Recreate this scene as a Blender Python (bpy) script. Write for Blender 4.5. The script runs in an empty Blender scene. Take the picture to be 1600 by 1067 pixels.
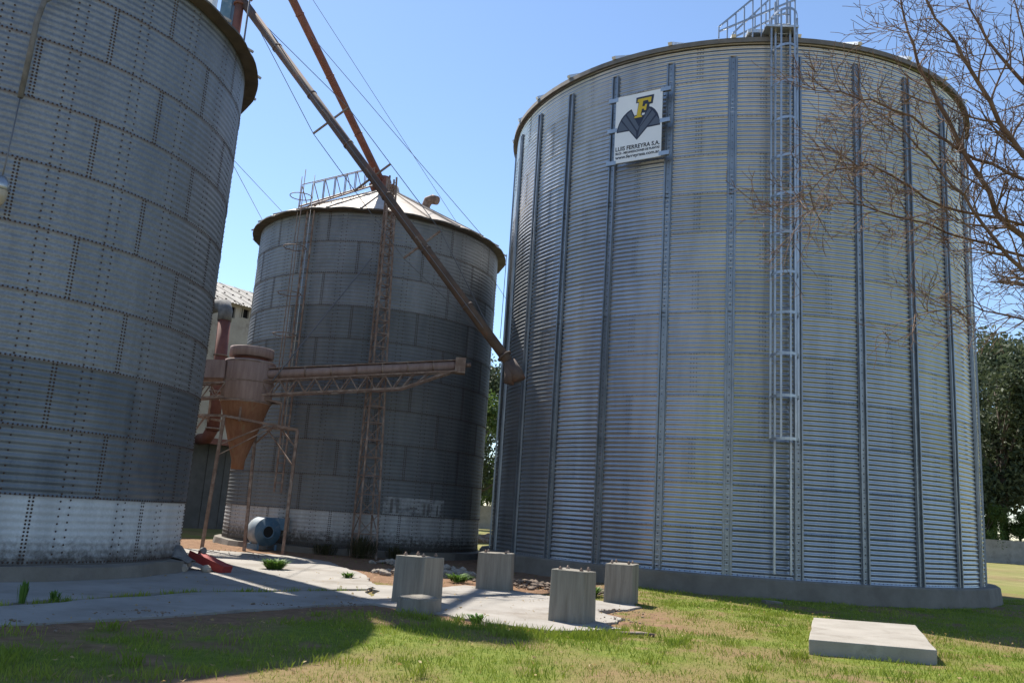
import bpy, bmesh, math, random
import numpy as np
from mathutils import Vector, Matrix

random.seed(7)
RNG = np.random.default_rng(11)
scene = bpy.context.scene
COL = scene.collection
R = math.radians

# ------------------------------------------------------------------ camera, world, sun, exposure
cam_d = bpy.data.cameras.new('camera')
cam = bpy.data.objects.new('camera', cam_d)
COL.objects.link(cam)
cam_d.sensor_width = 36.0
cam_d.lens = 29.66
cam_d.clip_start = 0.1
cam_d.clip_end = 4000
ax = Vector((0.99781, -0.01333, 0.06480))
ay = Vector((-0.06616, -0.20105, 0.97735))
az = -Vector((0.0, 0.97949, 0.20149))
M = Matrix((ax, ay, az)).transposed().to_4x4()
M.translation = (0, 0, 1.564)
cam.matrix_world = M
scene.camera = cam

SUN_EL = R(54.5)
SUN_AZ = R(-36.8)          # clockwise from +Y: the sun stands behind the silos, to the left
sun_dir = Vector((math.sin(SUN_AZ) * math.cos(SUN_EL), math.cos(SUN_AZ) * math.cos(SUN_EL), math.sin(SUN_EL)))
world = bpy.data.worlds.new('World')
scene.world = world
world.use_nodes = True
wn = world.node_tree.nodes
wl = world.node_tree.links
sky = wn.new('ShaderNodeTexSky')
sky.sky_type = 'NISHITA'
sky.sun_disc = False
sky.sun_elevation = SUN_EL
sky.sun_rotation = SUN_AZ
sky.altitude = 200
sky.air_density = 1.0
sky.dust_density = 0.15
sky.ozone_density = 3.0
wl.new(sky.outputs[0], wn['Background'].inputs[0])
wn['Background'].inputs[1].default_value = 0.108

sun_d = bpy.data.lights.new('sun', 'SUN')
sun_d.energy = 5.0
sun_d.angle = R(0.5)
sun_d.color = (1.0, 0.95, 0.86)
sun = bpy.data.objects.new('sun', sun_d)
COL.objects.link(sun)
sun.rotation_euler = (-sun_dir).to_track_quat('-Z', 'Y').to_euler()
sun.location = (0, 0, 40)

scene.view_settings.view_transform = 'Standard'
scene.view_settings.look = 'None'
scene.view_settings.exposure = 0.93
scene.view_settings.gamma = 1.0

# ------------------------------------------------------------------ mesh helpers
class MB:
    """collects shapes and links them as one mesh object"""
    def __init__(s):
        s.v = []; s.f = []; s.m = []; s.sm = []
    def add(s, vs, fs, mi=0, smooth=False):
        o = len(s.v)
        s.v += [tuple(p) for p in vs]
        for f in fs:
            s.f.append(tuple(o + i for i in f)); s.m.append(mi); s.sm.append(smooth)
    def box(s, c, d, rz=0, mi=0, mat=None):
        x, y, z = d[0] / 2, d[1] / 2, d[2] / 2
        vs = [Vector((sx * x, sy * y, sz * z)) for sz in (-1, 1) for sy in (-1, 1) for sx in (-1, 1)]
        if mat is not None: vs = [mat @ p for p in vs]
        elif rz: vs = [Matrix.Rotation(rz, 3, 'Z') @ p for p in vs]
        vs = [p + Vector(c) for p in vs]
        s.add(vs, [(0, 2, 3, 1), (4, 5, 7, 6), (0, 1, 5, 4), (2, 6, 7, 3), (0, 4, 6, 2), (1, 3, 7, 5)], mi)
    def bar(s, a, b, w, h=None, mi=0, up=None):
        a = Vector(a); b = Vector(b); h = h or w
        d = (b - a); L = d.length
        if L < 1e-6: return
        d.normalize()
        u = Vector(up) if up else (Vector((0, 0, 1)) if abs(d.z) < .95 else Vector((1, 0, 0)))
        sx = d.cross(u).normalized(); sy = sx.cross(d).normalized()
        m = Matrix((sx, d, sy)).transposed()
        s.box((a + b) / 2, (w, L, h), mi=mi, mat=m)
    def tube(s, pts, r, n=8, mi=0, cap=True, smooth=True):
        pts = [Vector(p) for p in pts]
        rs = r if isinstance(r, (list, tuple)) else [r] * len(pts)
        o = len(s.v); prev = None
        for i, p in enumerate(pts):
            t = (pts[min(i + 1, len(pts) - 1)] - pts[max(i - 1, 0)]).normalized()
            if prev is None:
                a = Vector((0, 0, 1)) if abs(t.z) < .9 else Vector((1, 0, 0))
                e1 = t.cross(a).normalized()
            else:
                e1 = (prev - t * prev.dot(t)).normalized()
            prev = e1; e2 = t.cross(e1)
            for k in range(n):
                q = 2 * math.pi * k / n
                s.v.append(tuple(p + (e1 * math.cos(q) + e2 * math.sin(q)) * rs[i]))
        for i in range(len(pts) - 1):
            for k in range(n):
                a = o + i * n + k; b = o + i * n + (k + 1) % n
                s.f.append((a, b, b + n, a + n)); s.m.append(mi); s.sm.append(smooth)
        if cap:
            s.f.append(tuple(o + k for k in reversed(range(n)))); s.m.append(mi); s.sm.append(False)
            e = o + (len(pts) - 1) * n
            s.f.append(tuple(e + k for k in range(n))); s.m.append(mi); s.sm.append(False)
    def lathe(s, prof, c=(0, 0, 0), n=32, mi=0, smooth=True, a0=0, a1=2 * math.pi, mat=None):
        full = abs(a1 - a0 - 2 * math.pi) < 1e-6
        cnt = n if full else n + 1
        o = len(s.v)
        for (r, z) in prof:
            for k in range(cnt):
                q = a0 + (a1 - a0) * k / n
                p = Vector((r * math.cos(q), r * math.sin(q), z))
                if mat is not None: p = mat @ p
                s.v.append(tuple(p + Vector(c)))
        for i in range(len(prof) - 1):
            for k in range(n):
                a = o + i * cnt + k; b = o + i * cnt + ((k + 1) % cnt)
                s.f.append((a, b, b + cnt, a + cnt)); s.m.append(mi); s.sm.append(smooth)
    def prism(s, poly, z0, z1, mi=0):
        n = len(poly)
        vs = [(x, y, z0) for x, y in poly] + [(x, y, z1) for x, y in poly]
        fs = [tuple(reversed(range(n))), tuple(range(n, 2 * n))] + [(i, (i + 1) % n, n + (i + 1) % n, n + i) for i in range(n)]
        s.add(vs, fs, mi)
    def mesh(s, name):
        me = bpy.data.meshes.new(name)
        me.from_pydata(s.v, [], s.f)
        me.polygons.foreach_set('use_smooth', s.sm)
        me.polygons.foreach_set('material_index', s.m)
        me.update()
        return me
    def build(s, name, mats, parent=None):
        return link(name, s.mesh(name), mats, parent)

def link(name, me, mats, parent=None):
    if mats is not None and len(me.materials) == 0:
        for m in (mats if isinstance(mats, (list, tuple)) else [mats]): me.materials.append(m)
    o = bpy.data.objects.new(name, me)
    COL.objects.link(o)
    if parent: o.parent = parent
    return o

def tag(o, label=None, cat=None, group=None, kind=None):
    if label: o['label'] = label
    if cat: o['category'] = cat
    if group: o['group'] = group
    if kind: o['kind'] = kind
    return o

def thing(name, label, cat, loc=(0, 0, 0), rz=0, group=None):
    o = bpy.data.objects.new(name, None)
    COL.objects.link(o)
    o.location = loc; o.rotation_euler = (0, 0, rz); o.empty_display_size = .2
    return tag(o, label, cat, group)

def np_mesh(name, V, F, smooth=False):
    """V (n,3), F (m,3|4) arrays"""
    me = bpy.data.meshes.new(name)
    k = F.shape[1]
    me.vertices.add(len(V)); me.vertices.foreach_set('co', np.ascontiguousarray(V, dtype=np.float32).ravel())
    me.loops.add(F.size); me.loops.foreach_set('vertex_index', np.ascontiguousarray(F, dtype=np.int32).ravel())
    me.polygons.add(len(F))
    me.polygons.foreach_set('loop_start', np.arange(0, F.size, k, dtype=np.int32))
    me.polygons.foreach_set('loop_total', np.full(len(F), k, dtype=np.int32))
    me.polygons.foreach_set('use_smooth', np.full(len(F), smooth))
    me.update(calc_edges=True)
    return me

# numpy value noise
_perm = RNG.random((256, 256))
def vnoise(x, y):
    xi = np.floor(x).astype(int); yi = np.floor(y).astype(int)
    fx = x - xi; fy = y - yi
    fx = fx * fx * (3 - 2 * fx); fy = fy * fy * (3 - 2 * fy)
    g = lambda a, b: _perm[a % 256, b % 256]
    return (g(xi, yi) * (1 - fx) + g(xi + 1, yi) * fx) * (1 - fy) + (g(xi, yi + 1) * (1 - fx) + g(xi + 1, yi + 1) * fx) * fy
def fbm(x, y, o=4):
    s = 0; a = .5; t = 0
    for i in range(o):
        s = s + a * vnoise(x * 2 ** i + 17 * i, y * 2 ** i + 31 * i); t += a; a *= .5
    return s / t

# ------------------------------------------------------------------ materials
def mat(name, c1, c2=None, scale=3.0, rough=.8, metal=0.0, bump=0.0, bscale=40.0, stretch=(1, 1, 1), objrand=0.0, detail=6.0, c3=None, s3=1.0, t3=(.55, .7), spec=.5, obj_coords=False):
    m = bpy.data.materials.new(name); m.use_nodes = True
    nt = m.node_tree; N = nt.nodes; L = nt.links
    b = N['Principled BSDF']
    b.inputs['Roughness'].default_value = rough
    b.inputs['Metallic'].default_value = metal
    b.inputs['Specular IOR Level'].default_value = spec
    if obj_coords:
        pos = N.new('ShaderNodeTexCoord').outputs['Object']
    else:
        pos = N.new('ShaderNodeNewGeometry').outputs['Position']
    mp = N.new('ShaderNodeMapping'); mp.inputs['Scale'].default_value = stretch
    L.new(pos, mp.inputs[0])
    out = None
    if c2 is not None:
        nz = N.new('ShaderNodeTexNoise'); nz.inputs['Scale'].default_value = scale; nz.inputs['Detail'].default_value = detail
        nz.inputs['Roughness'].default_value = .62
        L.new(mp.outputs[0], nz.inputs['Vector'])
        rp = N.new('ShaderNodeValToRGB')
        rp.color_ramp.elements[0].position = .32; rp.color_ramp.elements[1].position = .68
        rp.color_ramp.elements[0].color = (*c1, 1); rp.color_ramp.elements[1].color = (*c2, 1)
        L.new(nz.outputs[0], rp.inputs[0]); out = rp.outputs[0]
    else:
        rgb = N.new('ShaderNodeRGB'); rgb.outputs[0].default_value = (*c1, 1); out = rgb.outputs[0]
    if c3 is not None:
        n3 = N.new('ShaderNodeTexNoise'); n3.inputs['Scale'].default_value = s3; n3.inputs['Detail'].default_value = 8
        n3.inputs['Roughness'].default_value = .7
        L.new(mp.outputs[0], n3.inputs['Vector'])
        mr = N.new('ShaderNodeMapRange'); mr.inputs[1].default_value = t3[0]; mr.inputs[2].default_value = t3[1]
        L.new(n3.outputs[0], mr.inputs[0])
        mx = N.new('ShaderNodeMixRGB'); mx.inputs[2].default_value = (*c3, 1)
        L.new(mr.outputs[0], mx.inputs[0]); L.new(out, mx.inputs[1]); out = mx.outputs[0]
    if objrand:
        oi = N.new('ShaderNodeObjectInfo')
        hs = N.new('ShaderNodeHueSaturation')
        mr = N.new('ShaderNodeMapRange'); mr.inputs[3].default_value = 1 - objrand; mr.inputs[4].default_value = 1 + objrand
        L.new(oi.outputs['Random'], mr.inputs[0]); L.new(mr.outputs[0], hs.inputs['Value']); L.new(out, hs.inputs['Color']); out = hs.outputs[0]
    L.new(out, b.inputs['Base Color'])
    if bump:
        nb = N.new('ShaderNodeTexNoise'); nb.inputs['Scale'].default_value = bscale; nb.inputs['Detail'].default_value = 5
        L.new(mp.outputs[0], nb.inputs['Vector'])
        bp = N.new('ShaderNodeBump'); bp.inputs['Strength'].default_value = bump; bp.inputs['Distance'].default_value = .02
        L.new(nb.outputs[0], bp.inputs['Height']); L.new(bp.outputs[0], b.inputs['Normal'])
    m['out'] = 0
    return m

def sheet_mat(name, c1, c2, rough, metal, ring_h, seam=None, seam_w=.05, dirt=None, dirt_h=.4, objrand=.05, spangle=.06, rvar=.08, blotch=None, haze=0.0):
    """galvanised or painted sheet: spangle, vertical streaks, rust along the ring seams, dirt at the foot"""
    m = bpy.data.materials.new(name); m.use_nodes = True
    N = m.node_tree.nodes; L = m.node_tree.links
    b = N['Principled BSDF']; b.inputs['Metallic'].default_value = metal
    pos = N.new('ShaderNodeNewGeometry').outputs['Position']
    obc = N.new('ShaderNodeTexCoord').outputs['Object']
    mp = N.new('ShaderNodeMapping'); mp.inputs['Scale'].default_value = (2.2, 2.2, .35); L.new(pos, mp.inputs[0])
    nz = N.new('ShaderNodeTexNoise'); nz.inputs['Scale'].default_value = 1.0; nz.inputs['Detail'].default_value = 8; nz.inputs['Roughness'].default_value = .65
    L.new(mp.outputs[0], nz.inputs['Vector'])
    rp = N.new('ShaderNodeValToRGB'); rp.color_ramp.elements[0].position = .35; rp.color_ramp.elements[1].position = .65
    rp.color_ramp.elements[0].color = (*c1, 1); rp.color_ramp.elements[1].color = (*c2, 1)
    L.new(nz.outputs[0], rp.inputs[0]); out = rp.outputs[0]
    # spangle
    vo = N.new('ShaderNodeTexVoronoi'); vo.inputs['Scale'].default_value = 30; L.new(pos, vo.inputs['Vector'])
    sp = N.new('ShaderNodeSeparateColor'); L.new(vo.outputs['Color'], sp.inputs[0])
    mr = N.new('ShaderNodeMapRange'); mr.inputs[3].default_value = 1 - spangle; mr.inputs[4].default_value = 1 + spangle; L.new(sp.outputs[0], mr.inputs[0])
    oi = N.new('ShaderNodeObjectInfo')
    m2 = N.new('ShaderNodeMapRange'); m2.inputs[3].default_value = 1 - objrand; m2.inputs[4].default_value = 1 + objrand; L.new(oi.outputs['Random'], m2.inputs[0])
    mu = N.new('ShaderNodeMath'); mu.operation = 'MULTIPLY'; L.new(mr.outputs[0], mu.inputs[0]); L.new(m2.outputs[0], mu.inputs[1])
    hs = N.new('ShaderNodeHueSaturation'); L.new(out, hs.inputs['Color']); L.new(mu.outputs[0], hs.inputs['Value']); out = hs.outputs[0]
    sx = N.new('ShaderNodeSeparateXYZ'); L.new(obc, sx.inputs[0])
    fine = N.new('ShaderNodeTexNoise'); fine.inputs['Scale'].default_value = 9; fine.inputs['Detail'].default_value = 7; fine.inputs['Roughness'].default_value = .7
    L.new(pos, fine.inputs['Vector'])
    if blotch is not None:
        bn = N.new('ShaderNodeTexNoise'); bn.inputs['Scale'].default_value = .8; bn.inputs['Detail'].default_value = 4; L.new(pos, bn.inputs['Vector'])
        br = N.new('ShaderNodeMapRange'); br.inputs[1].default_value = .5; br.inputs[2].default_value = .72; br.inputs[4].default_value = .7; L.new(bn.outputs[0], br.inputs[0])
        mx = N.new('ShaderNodeMixRGB'); mx.inputs[2].default_value = (*blotch, 1); L.new(br.outputs[0], mx.inputs[0]); L.new(out, mx.inputs[1]); out = mx.outputs[0]
    if seam is not None:
        # distance to nearest ring seam
        dd = N.new('ShaderNodeMath'); dd.operation = 'SUBTRACT'; dd.inputs[0].default_value = ring_h; L.new(sx.outputs[2], dd.inputs[1])
        mn = N.new('ShaderNodeMath'); mn.operation = 'MINIMUM'; L.new(sx.outputs[2], mn.inputs[0]); L.new(dd.outputs[0], mn.inputs[1])
        wob = N.new('ShaderNodeMath'); wob.operation = 'MULTIPLY_ADD'; wob.inputs[1].default_value = -seam_w * 1.6; wob.inputs[2].default_value = seam_w * 1.2; L.new(fine.outputs[0], wob.inputs[0])
        sb = N.new('ShaderNodeMath'); sb.operation = 'SUBTRACT'; L.new(wob.outputs[0], sb.inputs[0]); L.new(mn.outputs[0], sb.inputs[1])
        ms = N.new('ShaderNodeMapRange'); ms.inputs[1].default_value = -.02; ms.inputs[2].default_value = .03; ms.inputs[4].default_value = .75; L.new(sb.outputs[0], ms.inputs[0])
        mx = N.new('ShaderNodeMixRGB'); mx.inputs[2].default_value = (*seam, 1); L.new(ms.outputs[0], mx.inputs[0]); L.new(out, mx.inputs[1]); out = mx.outputs[0]
        im = N.new('ShaderNodeMath'); im.operation = 'MULTIPLY_ADD'; im.inputs[1].default_value = -.5 * metal; im.inputs[2].default_value = metal
        L.new(ms.outputs[0], im.inputs[0]); L.new(im.outputs[0], b.inputs['Metallic'])
    if dirt is not None:
        wob = N.new('ShaderNodeMath'); wob.operation = 'MULTIPLY_ADD'; wob.inputs[1].default_value = dirt_h * 2.4; wob.inputs[2].default_value = -dirt_h * .55; L.new(fine.outputs[0], wob.inputs[0])
        sb = N.new('ShaderNodeMath'); sb.operation = 'SUBTRACT'; L.new(wob.outputs[0], sb.inputs[0]); L.new(sx.outputs[2], sb.inputs[1])
        ms = N.new('ShaderNodeMapRange'); ms.inputs[1].default_value = -.25; ms.inputs[2].default_value = .15; ms.inputs[4].default_value = .92; L.new(sb.outputs[0], ms.inputs[0])
        mx = N.new('ShaderNodeMixRGB'); mx.inputs[2].default_value = (*dirt, 1); L.new(ms.outputs[0], mx.inputs[0]); L.new(out, mx.inputs[1]); out = mx.outputs[0]
    L.new(out, b.inputs['Base Color'])
    rr = N.new('ShaderNodeMapRange'); rr.inputs[3].default_value = rough - rvar; rr.inputs[4].default_value = rough + rvar; L.new(nz.outputs[0], rr.inputs[0]); L.new(rr.outputs[0], b.inputs['Roughness'])
    if haze:      # zinc crystals scatter part of the mirror reflection into a broad lobe
        b2 = N.new('ShaderNodeBsdfPrincipled'); b2.inputs['Metallic'].default_value = 1.0; b2.inputs['Roughness'].default_value = .58
        L.new(out, b2.inputs['Base Color'])
        ms_ = N.new('ShaderNodeMixShader'); ms_.inputs[0].default_value = haze
        L.new(b.outputs[0], ms_.inputs[1]); L.new(b2.outputs[0], ms_.inputs[2]); L.new(ms_.outputs[0], N['Material Output'].inputs[0])
    return m

RH = 1.117
MT = {}
MT['new_galv'] = sheet_mat('new_galvanised_sheet', (.365, .38, .40), (.455, .467, .485), .24, .86, RH, haze=.36, spangle=.02, objrand=.07, rvar=.05)
MT['galv_trim'] = mat('galvanised_trim', (.32, .34, .365), (.43, .45, .475), 2.5, rough=.36, metal=.8)
MT['old_light'] = sheet_mat('weathered_galvanised_sheet', (.185, .197, .212), (.245, .258, .273), .55, .7, RH, seam=(.15, .095, .055), seam_w=.045, objrand=.04, spangle=.1)
MT['old_dark'] = sheet_mat('darkened_galvanised_sheet', (.105, .118, .135), (.16, .174, .192), .50, .75, RH, seam=(.12, .08, .05), seam_w=.035, objrand=.045, blotch=(.23, .243, .258))
MT['old_dark2'] = sheet_mat('stained_galvanised_sheet', (.13, .136, .14), (.185, .19, .193), .66, .5, RH, seam=(.09, .065, .045), seam_w=.03, objrand=.045, blotch=(.185, .193, .197))
MT['old_mid'] = sheet_mat('greyed_galvanised_sheet', (.20, .208, .215), (.265, .273, .28), .62, .6, RH, seam=(.13, .09, .06), seam_w=.04, objrand=.045, blotch=(.15, .155, .16))
MT['white_foot'] = sheet_mat('white_painted_foot_sheet', (.40, .40, .395), (.53, .53, .52), .65, 0.0, RH, seam=(.16, .12, .09), seam_w=.03, dirt=(.045, .036, .03), dirt_h=.32, objrand=.04)
MT['white_foot_dirty'] = sheet_mat('dirty_white_foot_sheet', (.27, .265, .255), (.42, .41, .40), .7, 0.0, RH, seam=(.13, .10, .08), seam_w=.03, dirt=(.045, .038, .03), dirt_h=.5, objrand=.05)
MT['rust_bolt'] = mat('rusty_bolts', (.04, .028, .022), (.08, .045, .03), 20, rough=.9)
MT['galv_bolt'] = mat('galvanised_bolts', (.06, .055, .05), (.12, .11, .10), 20, rough=.6, metal=.3)
MT['galv_dull'] = mat('dull_galvanised_section', (.20, .22, .245), (.28, .30, .325), 2.5, rough=.42, metal=.8)
MT['eave'] = mat('eave_metal', (.13, .11, .085), (.20, .17, .135), 3, rough=.6, metal=.3)
MT['eave_old'] = mat('old_eave_metal', (.075, .062, .05), (.13, .105, .08), 3, rough=.75, metal=.2)
MT['roof_old'] = mat('old_roof_sheet', (.36, .31, .26), (.46, .405, .345), 2, rough=.65, metal=.2, c3=(.28, .17, .10), s3=1.2, t3=(.58, .75))
MT['roof_new'] = mat('new_roof_sheet', (.55, .56, .56), (.63, .63, .62), 2, rough=.4, metal=.9)
MT['rust'] = mat('rusty_brown_steel', (.155, .095, .068), (.27, .185, .14), 5, rough=.75, bump=.15, bscale=60, c3=(.34, .28, .235), s3=2.5, t3=(.5, .7))
MT['rust_red'] = mat('red_oxide_paint', (.145, .048, .034), (.215, .085, .058), 3, rough=.75, c3=(.12, .06, .04), s3=2, t3=(.5, .7))
MT['duct_red'] = mat('dull_red_duct_paint', (.12, .035, .026), (.18, .065, .045), 3, rough=.75)
MT['pipe_grey'] = mat('rusting_spout_steel', (.066, .044, .036), (.115, .078, .062), 2.5, rough=.8, c3=(.20, .085, .05), s3=1.1, t3=(.52, .68))
MT['cyclone'] = mat('faded_primer_steel', (.23, .155, .135), (.33, .24, .215), 2.5, rough=.75, stretch=(3, 3, .4))
MT['cone'] = mat('rust_streaked_cone', (.20, .075, .035), (.27, .13, .065), 3, rough=.8, stretch=(4, 4, .5), c3=(.18, .155, .07), s3=1.5, t3=(.58, .72))
MT['cable'] = mat('steel_cable', (.16, .16, .17), rough=.5, metal=.5)
MT['concrete'] = mat('weathered_concrete', (.30, .285, .26), (.42, .40, .37), 2.0, rough=.9, bump=.35, bscale=30, c3=(.17, .155, .135), s3=1.3, t3=(.55, .75))
MT['found'] = mat('foundation_concrete', (.145, .125, .10), (.21, .185, .155), 1.6, rough=.92, bump=.4, bscale=25, c3=(.13, .115, .10), s3=1.1, t3=(.52, .72))
MT['plinth'] = mat('board_marked_concrete', (.165, .145, .118), (.26, .235, .195), 2.2, rough=.92, bump=.45, bscale=18, stretch=(5, 5, .45), c3=(.10, .082, .062), s3=.7, t3=(.54, .72))
MT['slab'] = mat('pale_concrete_slab', (.25, .225, .19), (.33, .30, .26), 1.5, rough=.9, bump=.35, bscale=40, c3=(.18, .155, .125), s3=1.6, t3=(.52, .72))
MT['apron'] = mat('apron_concrete', (.225, .205, .18), (.31, .285, .255), .9, rough=.92, bump=.3, bscale=30, c3=(.165, .135, .105), s3=.55, t3=(.52, .72))
MT['plaster'] = mat('stained_plaster', (.36, .32, .255), (.46, .415, .34), 1.2, rough=.95, bump=.5, bscale=8, c3=(.20, .17, .135), s3=.9, t3=(.53, .72))
MT['fibre'] = mat('fibre_cement_roof', (.40, .37, .32), (.52, .48, .42), 1.2, rough=.9, c3=(.24, .21, .17), s3=.8, t3=(.5, .7))
MT['dark'] = mat('dark_opening', (.012, .011, .010), rough=.95)  # near-black colour stands in for the shade inside openings
MT['shed'] = mat('shade_dark_sheet', (.05, .05, .05), (.085, .085, .085), 2, rough=.7)  # dark tone carries the shade under the mill lintel
MT['blue'] = mat('faded_blue_paint', (.06, .125, .185), (.11, .19, .26), 4, rough=.55, c3=(.25, .27, .28), s3=3, t3=(.55, .7))
MT['fan_white'] = mat('chalky_white_blue_paint', (.15, .20, .245), (.30, .335, .36), 3, rough=.6, c3=(.25, .22, .19), s3=2.5, t3=(.58, .72))
MT['red'] = mat('red_painted_steel', (.27, .026, .024), (.36, .045, .036), 4, rough=.55, c3=(.2, .04, .03), s3=4, t3=(.55, .75))
MT['junk'] = mat('dirty_grey_scrap', (.09, .085, .08), (.19, .18, .17), 5, rough=.8)
MT['sign_white'] = mat('white_sign_board', (.74, .75, .77), (.79, .80, .81), 2, rough=.5)
MT['sign_navy'] = mat('navy_print', (.018, .022, .045), rough=.5)
MT['sign_grey'] = mat('slate_print', (.085, .10, .135), rough=.5)
MT['sign_yellow'] = mat('yellow_print', (.62, .43, .02), rough=.5)
MT['sign_black'] = mat('black_lettering', (.015, .015, .018), rough=.5)
MT['bark'] = mat('bare_twig_bark', (.09, .052, .034), (.19, .122, .082), 6, rough=.9, bump=.3, bscale=60)
MT['trunk'] = mat('tree_bark', (.07, .052, .04), (.15, .12, .095), 5, rough=.95, bump=.5, bscale=20)
MT['stone'] = mat('rubble_stone', (.24, .19, .145), (.38, .33, .27), 6, rough=.95)
MT['blade'] = None
MT['lamp_glass'] = mat('yellowed_lamp_glass', (.34, .29, .21), (.42, .36, .27), 6, rough=.3)
MT['pave_paint'] = mat('flaking_white_wall_paint', (.27, .27, .265), (.36, .36, .35), 4, rough=.7, c3=(.15, .15, .15), s3=3, t3=(.45, .62))

def leaf_mat(name, c1, c2, scale):
    m = mat(name, c1, c2, scale, rough=.6, spec=.3)
    b = m.node_tree.nodes['Principled BSDF']
    tr = m.node_tree.nodes.new('ShaderNodeBsdfTranslucent'); mx = m.node_tree.nodes.new('ShaderNodeMixShader'); mx.inputs[0].default_value = .3
    L = m.node_tree.links
    L.new(b.inputs['Base Color'].links[0].from_socket, tr.inputs[0])
    out = m.node_tree.nodes['Material Output']
    L.new(b.outputs[0], mx.inputs[1]); L.new(tr.outputs[0], mx.inputs[2]); L.new(mx.outputs[0], out.inputs[0])
    return m
MT['leaf_dark'] = leaf_mat('eucalyptus_leaves', (.045, .065, .032), (.10, .12, .06), .35)
MT['leaf_mid'] = leaf_mat('broad_green_leaves', (.055, .095, .02), (.11, .16, .035), .7)
MT['weed_leaf'] = leaf_mat('weed_leaves', (.06, .13, .02), (.12, .21, .035), 6)
MT['dry_weed'] = leaf_mat('dark_dry_weeds', (.035, .04, .015), (.085, .07, .035), 5)
MT['blade'] = leaf_mat('grass_blades', (.145, .215, .018), (.28, .32, .045), 1.1)
MT['dry_blade'] = leaf_mat('dry_grass_blades', (.32, .215, .085), (.44, .32, .14), 2)

# ------------------------------------------------------------------ the lie of the land
S1 = (-11.27, 17.33, 4.65, 0.25)
S2 = (-5.35, 31.90, 4.58, 0.21)
S3 = (7.466, 29.05, 7.72, 0.47)
APRON_FRONT = [(-9.0, 4.9), (-5.45, 9.85), (-4.5, 10.95), (-3.41, 12.6), (-2.73, 13.6), (-1.95, 14.3)]
PAD = [(-2.05, 14.35), (-0.85, 13.7), (-0.1, 12.75), (.75, 12.45), (1.4, 12.75), (2.05, 13.1), (1.75, 13.7), (2.05, 14.5), (1.95, 15.4), (2.75, 16.7), (2.6, 17.2), (1.9, 17.6), (1.1, 17.5), (.4, 18.7), (-.6, 18.9), (-1.2, 18.0), (-2.4, 17.6)]
YARD = [(-2.4, 17.6), (-2.75, 19.2), (-3.6, 21.5), (-4.6, 23.6), (-5.9, 25.0), (-8.6, 25.4), (-10.6, 24.6)]

def seg_dist(px, py, pts):
    d = np.full(px.shape, 1e9)
    for (x0, y0), (x1, y1) in zip(pts[:-1], pts[1:]):
        dx, dy = x1 - x0, y1 - y0; L2 = dx * dx + dy * dy
        t = np.clip(((px - x0) * dx + (py - y0) * dy) / L2, 0, 1)
        d = np.minimum(d, np.hypot(px - x0 - t * dx, py - y0 - t * dy))
    return d
def inside(px, py, poly):
    c = np.zeros(px.shape, bool); n = len(poly); j = n - 1
    for i in range(n):
        xi, yi = poly[i]; xj, yj = poly[j]
        hit = ((yi > py) != (yj > py)) & (px < (xj - xi) * (py - yi) / (yj - yi + 1e-12) + xi)
        c ^= hit; j = i
    return c
CONC = APRON_FRONT + [(-2.05, 14.35)] + PAD[1:] + YARD[1:] + [(-16, 20), (-16, 4.9)]
SLAB = [(4.31, 12.04), (5.93, 11.78), (7.23, 15.06), (5.53, 15.22)]

def bare_amount(x, y):
    """1 = bare soil, 0 = grass"""
    n = fbm(x * .9 + 5, y * .9, 5); n2 = fbm(x * 3.1, y * 3.1 + 9, 4)
    b = np.clip((n * .6 + n2 * .4 - .535) * 7, 0, 1) * .88
    d = seg_dist(x, y, APRON_FRONT)
    b = np.maximum(b, np.clip(2.1 - d / .55 + (n2 - .5) * 2.0, 0, 1) * (x < -1.2))
    dp = seg_dist(x, y, PAD + [PAD[0]])
    b = np.maximum(b, np.clip(1.0 - dp / .55 + (n2 - .5) * 2.4, 0, 1))
    # trodden, rubble-strewn soil between the silos and round the far side of the pad
    yd = np.clip((y - 17.4 + (n - .5) * 3) / 1.2, 0, 1) * np.clip((3.6 - x + (n2 - .5) * 2) / 1.0, 0, 1) * np.clip((33 - y) / 2, 0, 1) * np.clip((x + 14) / 1, 0, 1)
    b = np.maximum(b, yd)
    e = np.clip((x - 1.6) / .5, 0, 1) * np.clip((3.6 - x) / .8, 0, 1) * np.clip((y - 13) / .6, 0, 1) * np.clip((18.5 - y) / 1, 0, 1)
    b = np.maximum(b, e * np.clip(.35 + (n2 - .4) * 3, 0, 1))
    ds = seg_dist(x, y, SLAB + [SLAB[0]])
    b = np.maximum(b, np.clip(.55 - ds / .22 + (n2 - .5) * 2.6, 0, 1))
    b = np.maximum(b, np.clip(1.2 - np.hypot((x - 5.0) / .9, (y - 7.9) / .5) + (n2 - .5), 0, 1))
    return np.clip(b, 0, 1)

def dry_amount(x, y):
    return np.clip((fbm(x * .55 + 40, y * .55 + 3, 5) - .47) * 4.5, 0, .85)

# ground: one sheet, fine near the camera, coarse to the horizon
def axis(lo, hi, step, far_lo, far_hi, g=1.22):
    a = list(np.arange(lo, hi, step)); s = step; x = a[-1]
    while x < far_hi: s *= g; x += s; a.append(x)
    s = step; x = lo; pre = []
    while x > far_lo: s *= g; x -= s; pre.append(x)
    return np.array(pre[::-1] + a)
gx = axis(-12, 13, .11, -1500, 1500); gy = axis(5, 30, .11, -400, 2500)
GX, GY = np.meshgrid(gx, gy)
near = np.clip(1 - np.maximum(np.abs(GX) - 13, 0) / 6, 0, 1) * np.clip(1 - np.maximum(GY - 30, 0) / 6, 0, 1)
bare = bare_amount(GX, GY)
GZ = ((fbm(GX * .45, GY * .45, 4) - .5) * .10 + (fbm(GX * 4, GY * 4, 3) - .5) * .03) * near
conc = inside(GX, GY, CONC)
dc = np.minimum(seg_dist(GX, GY, CONC + [CONC[0]]), 1.0)
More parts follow.
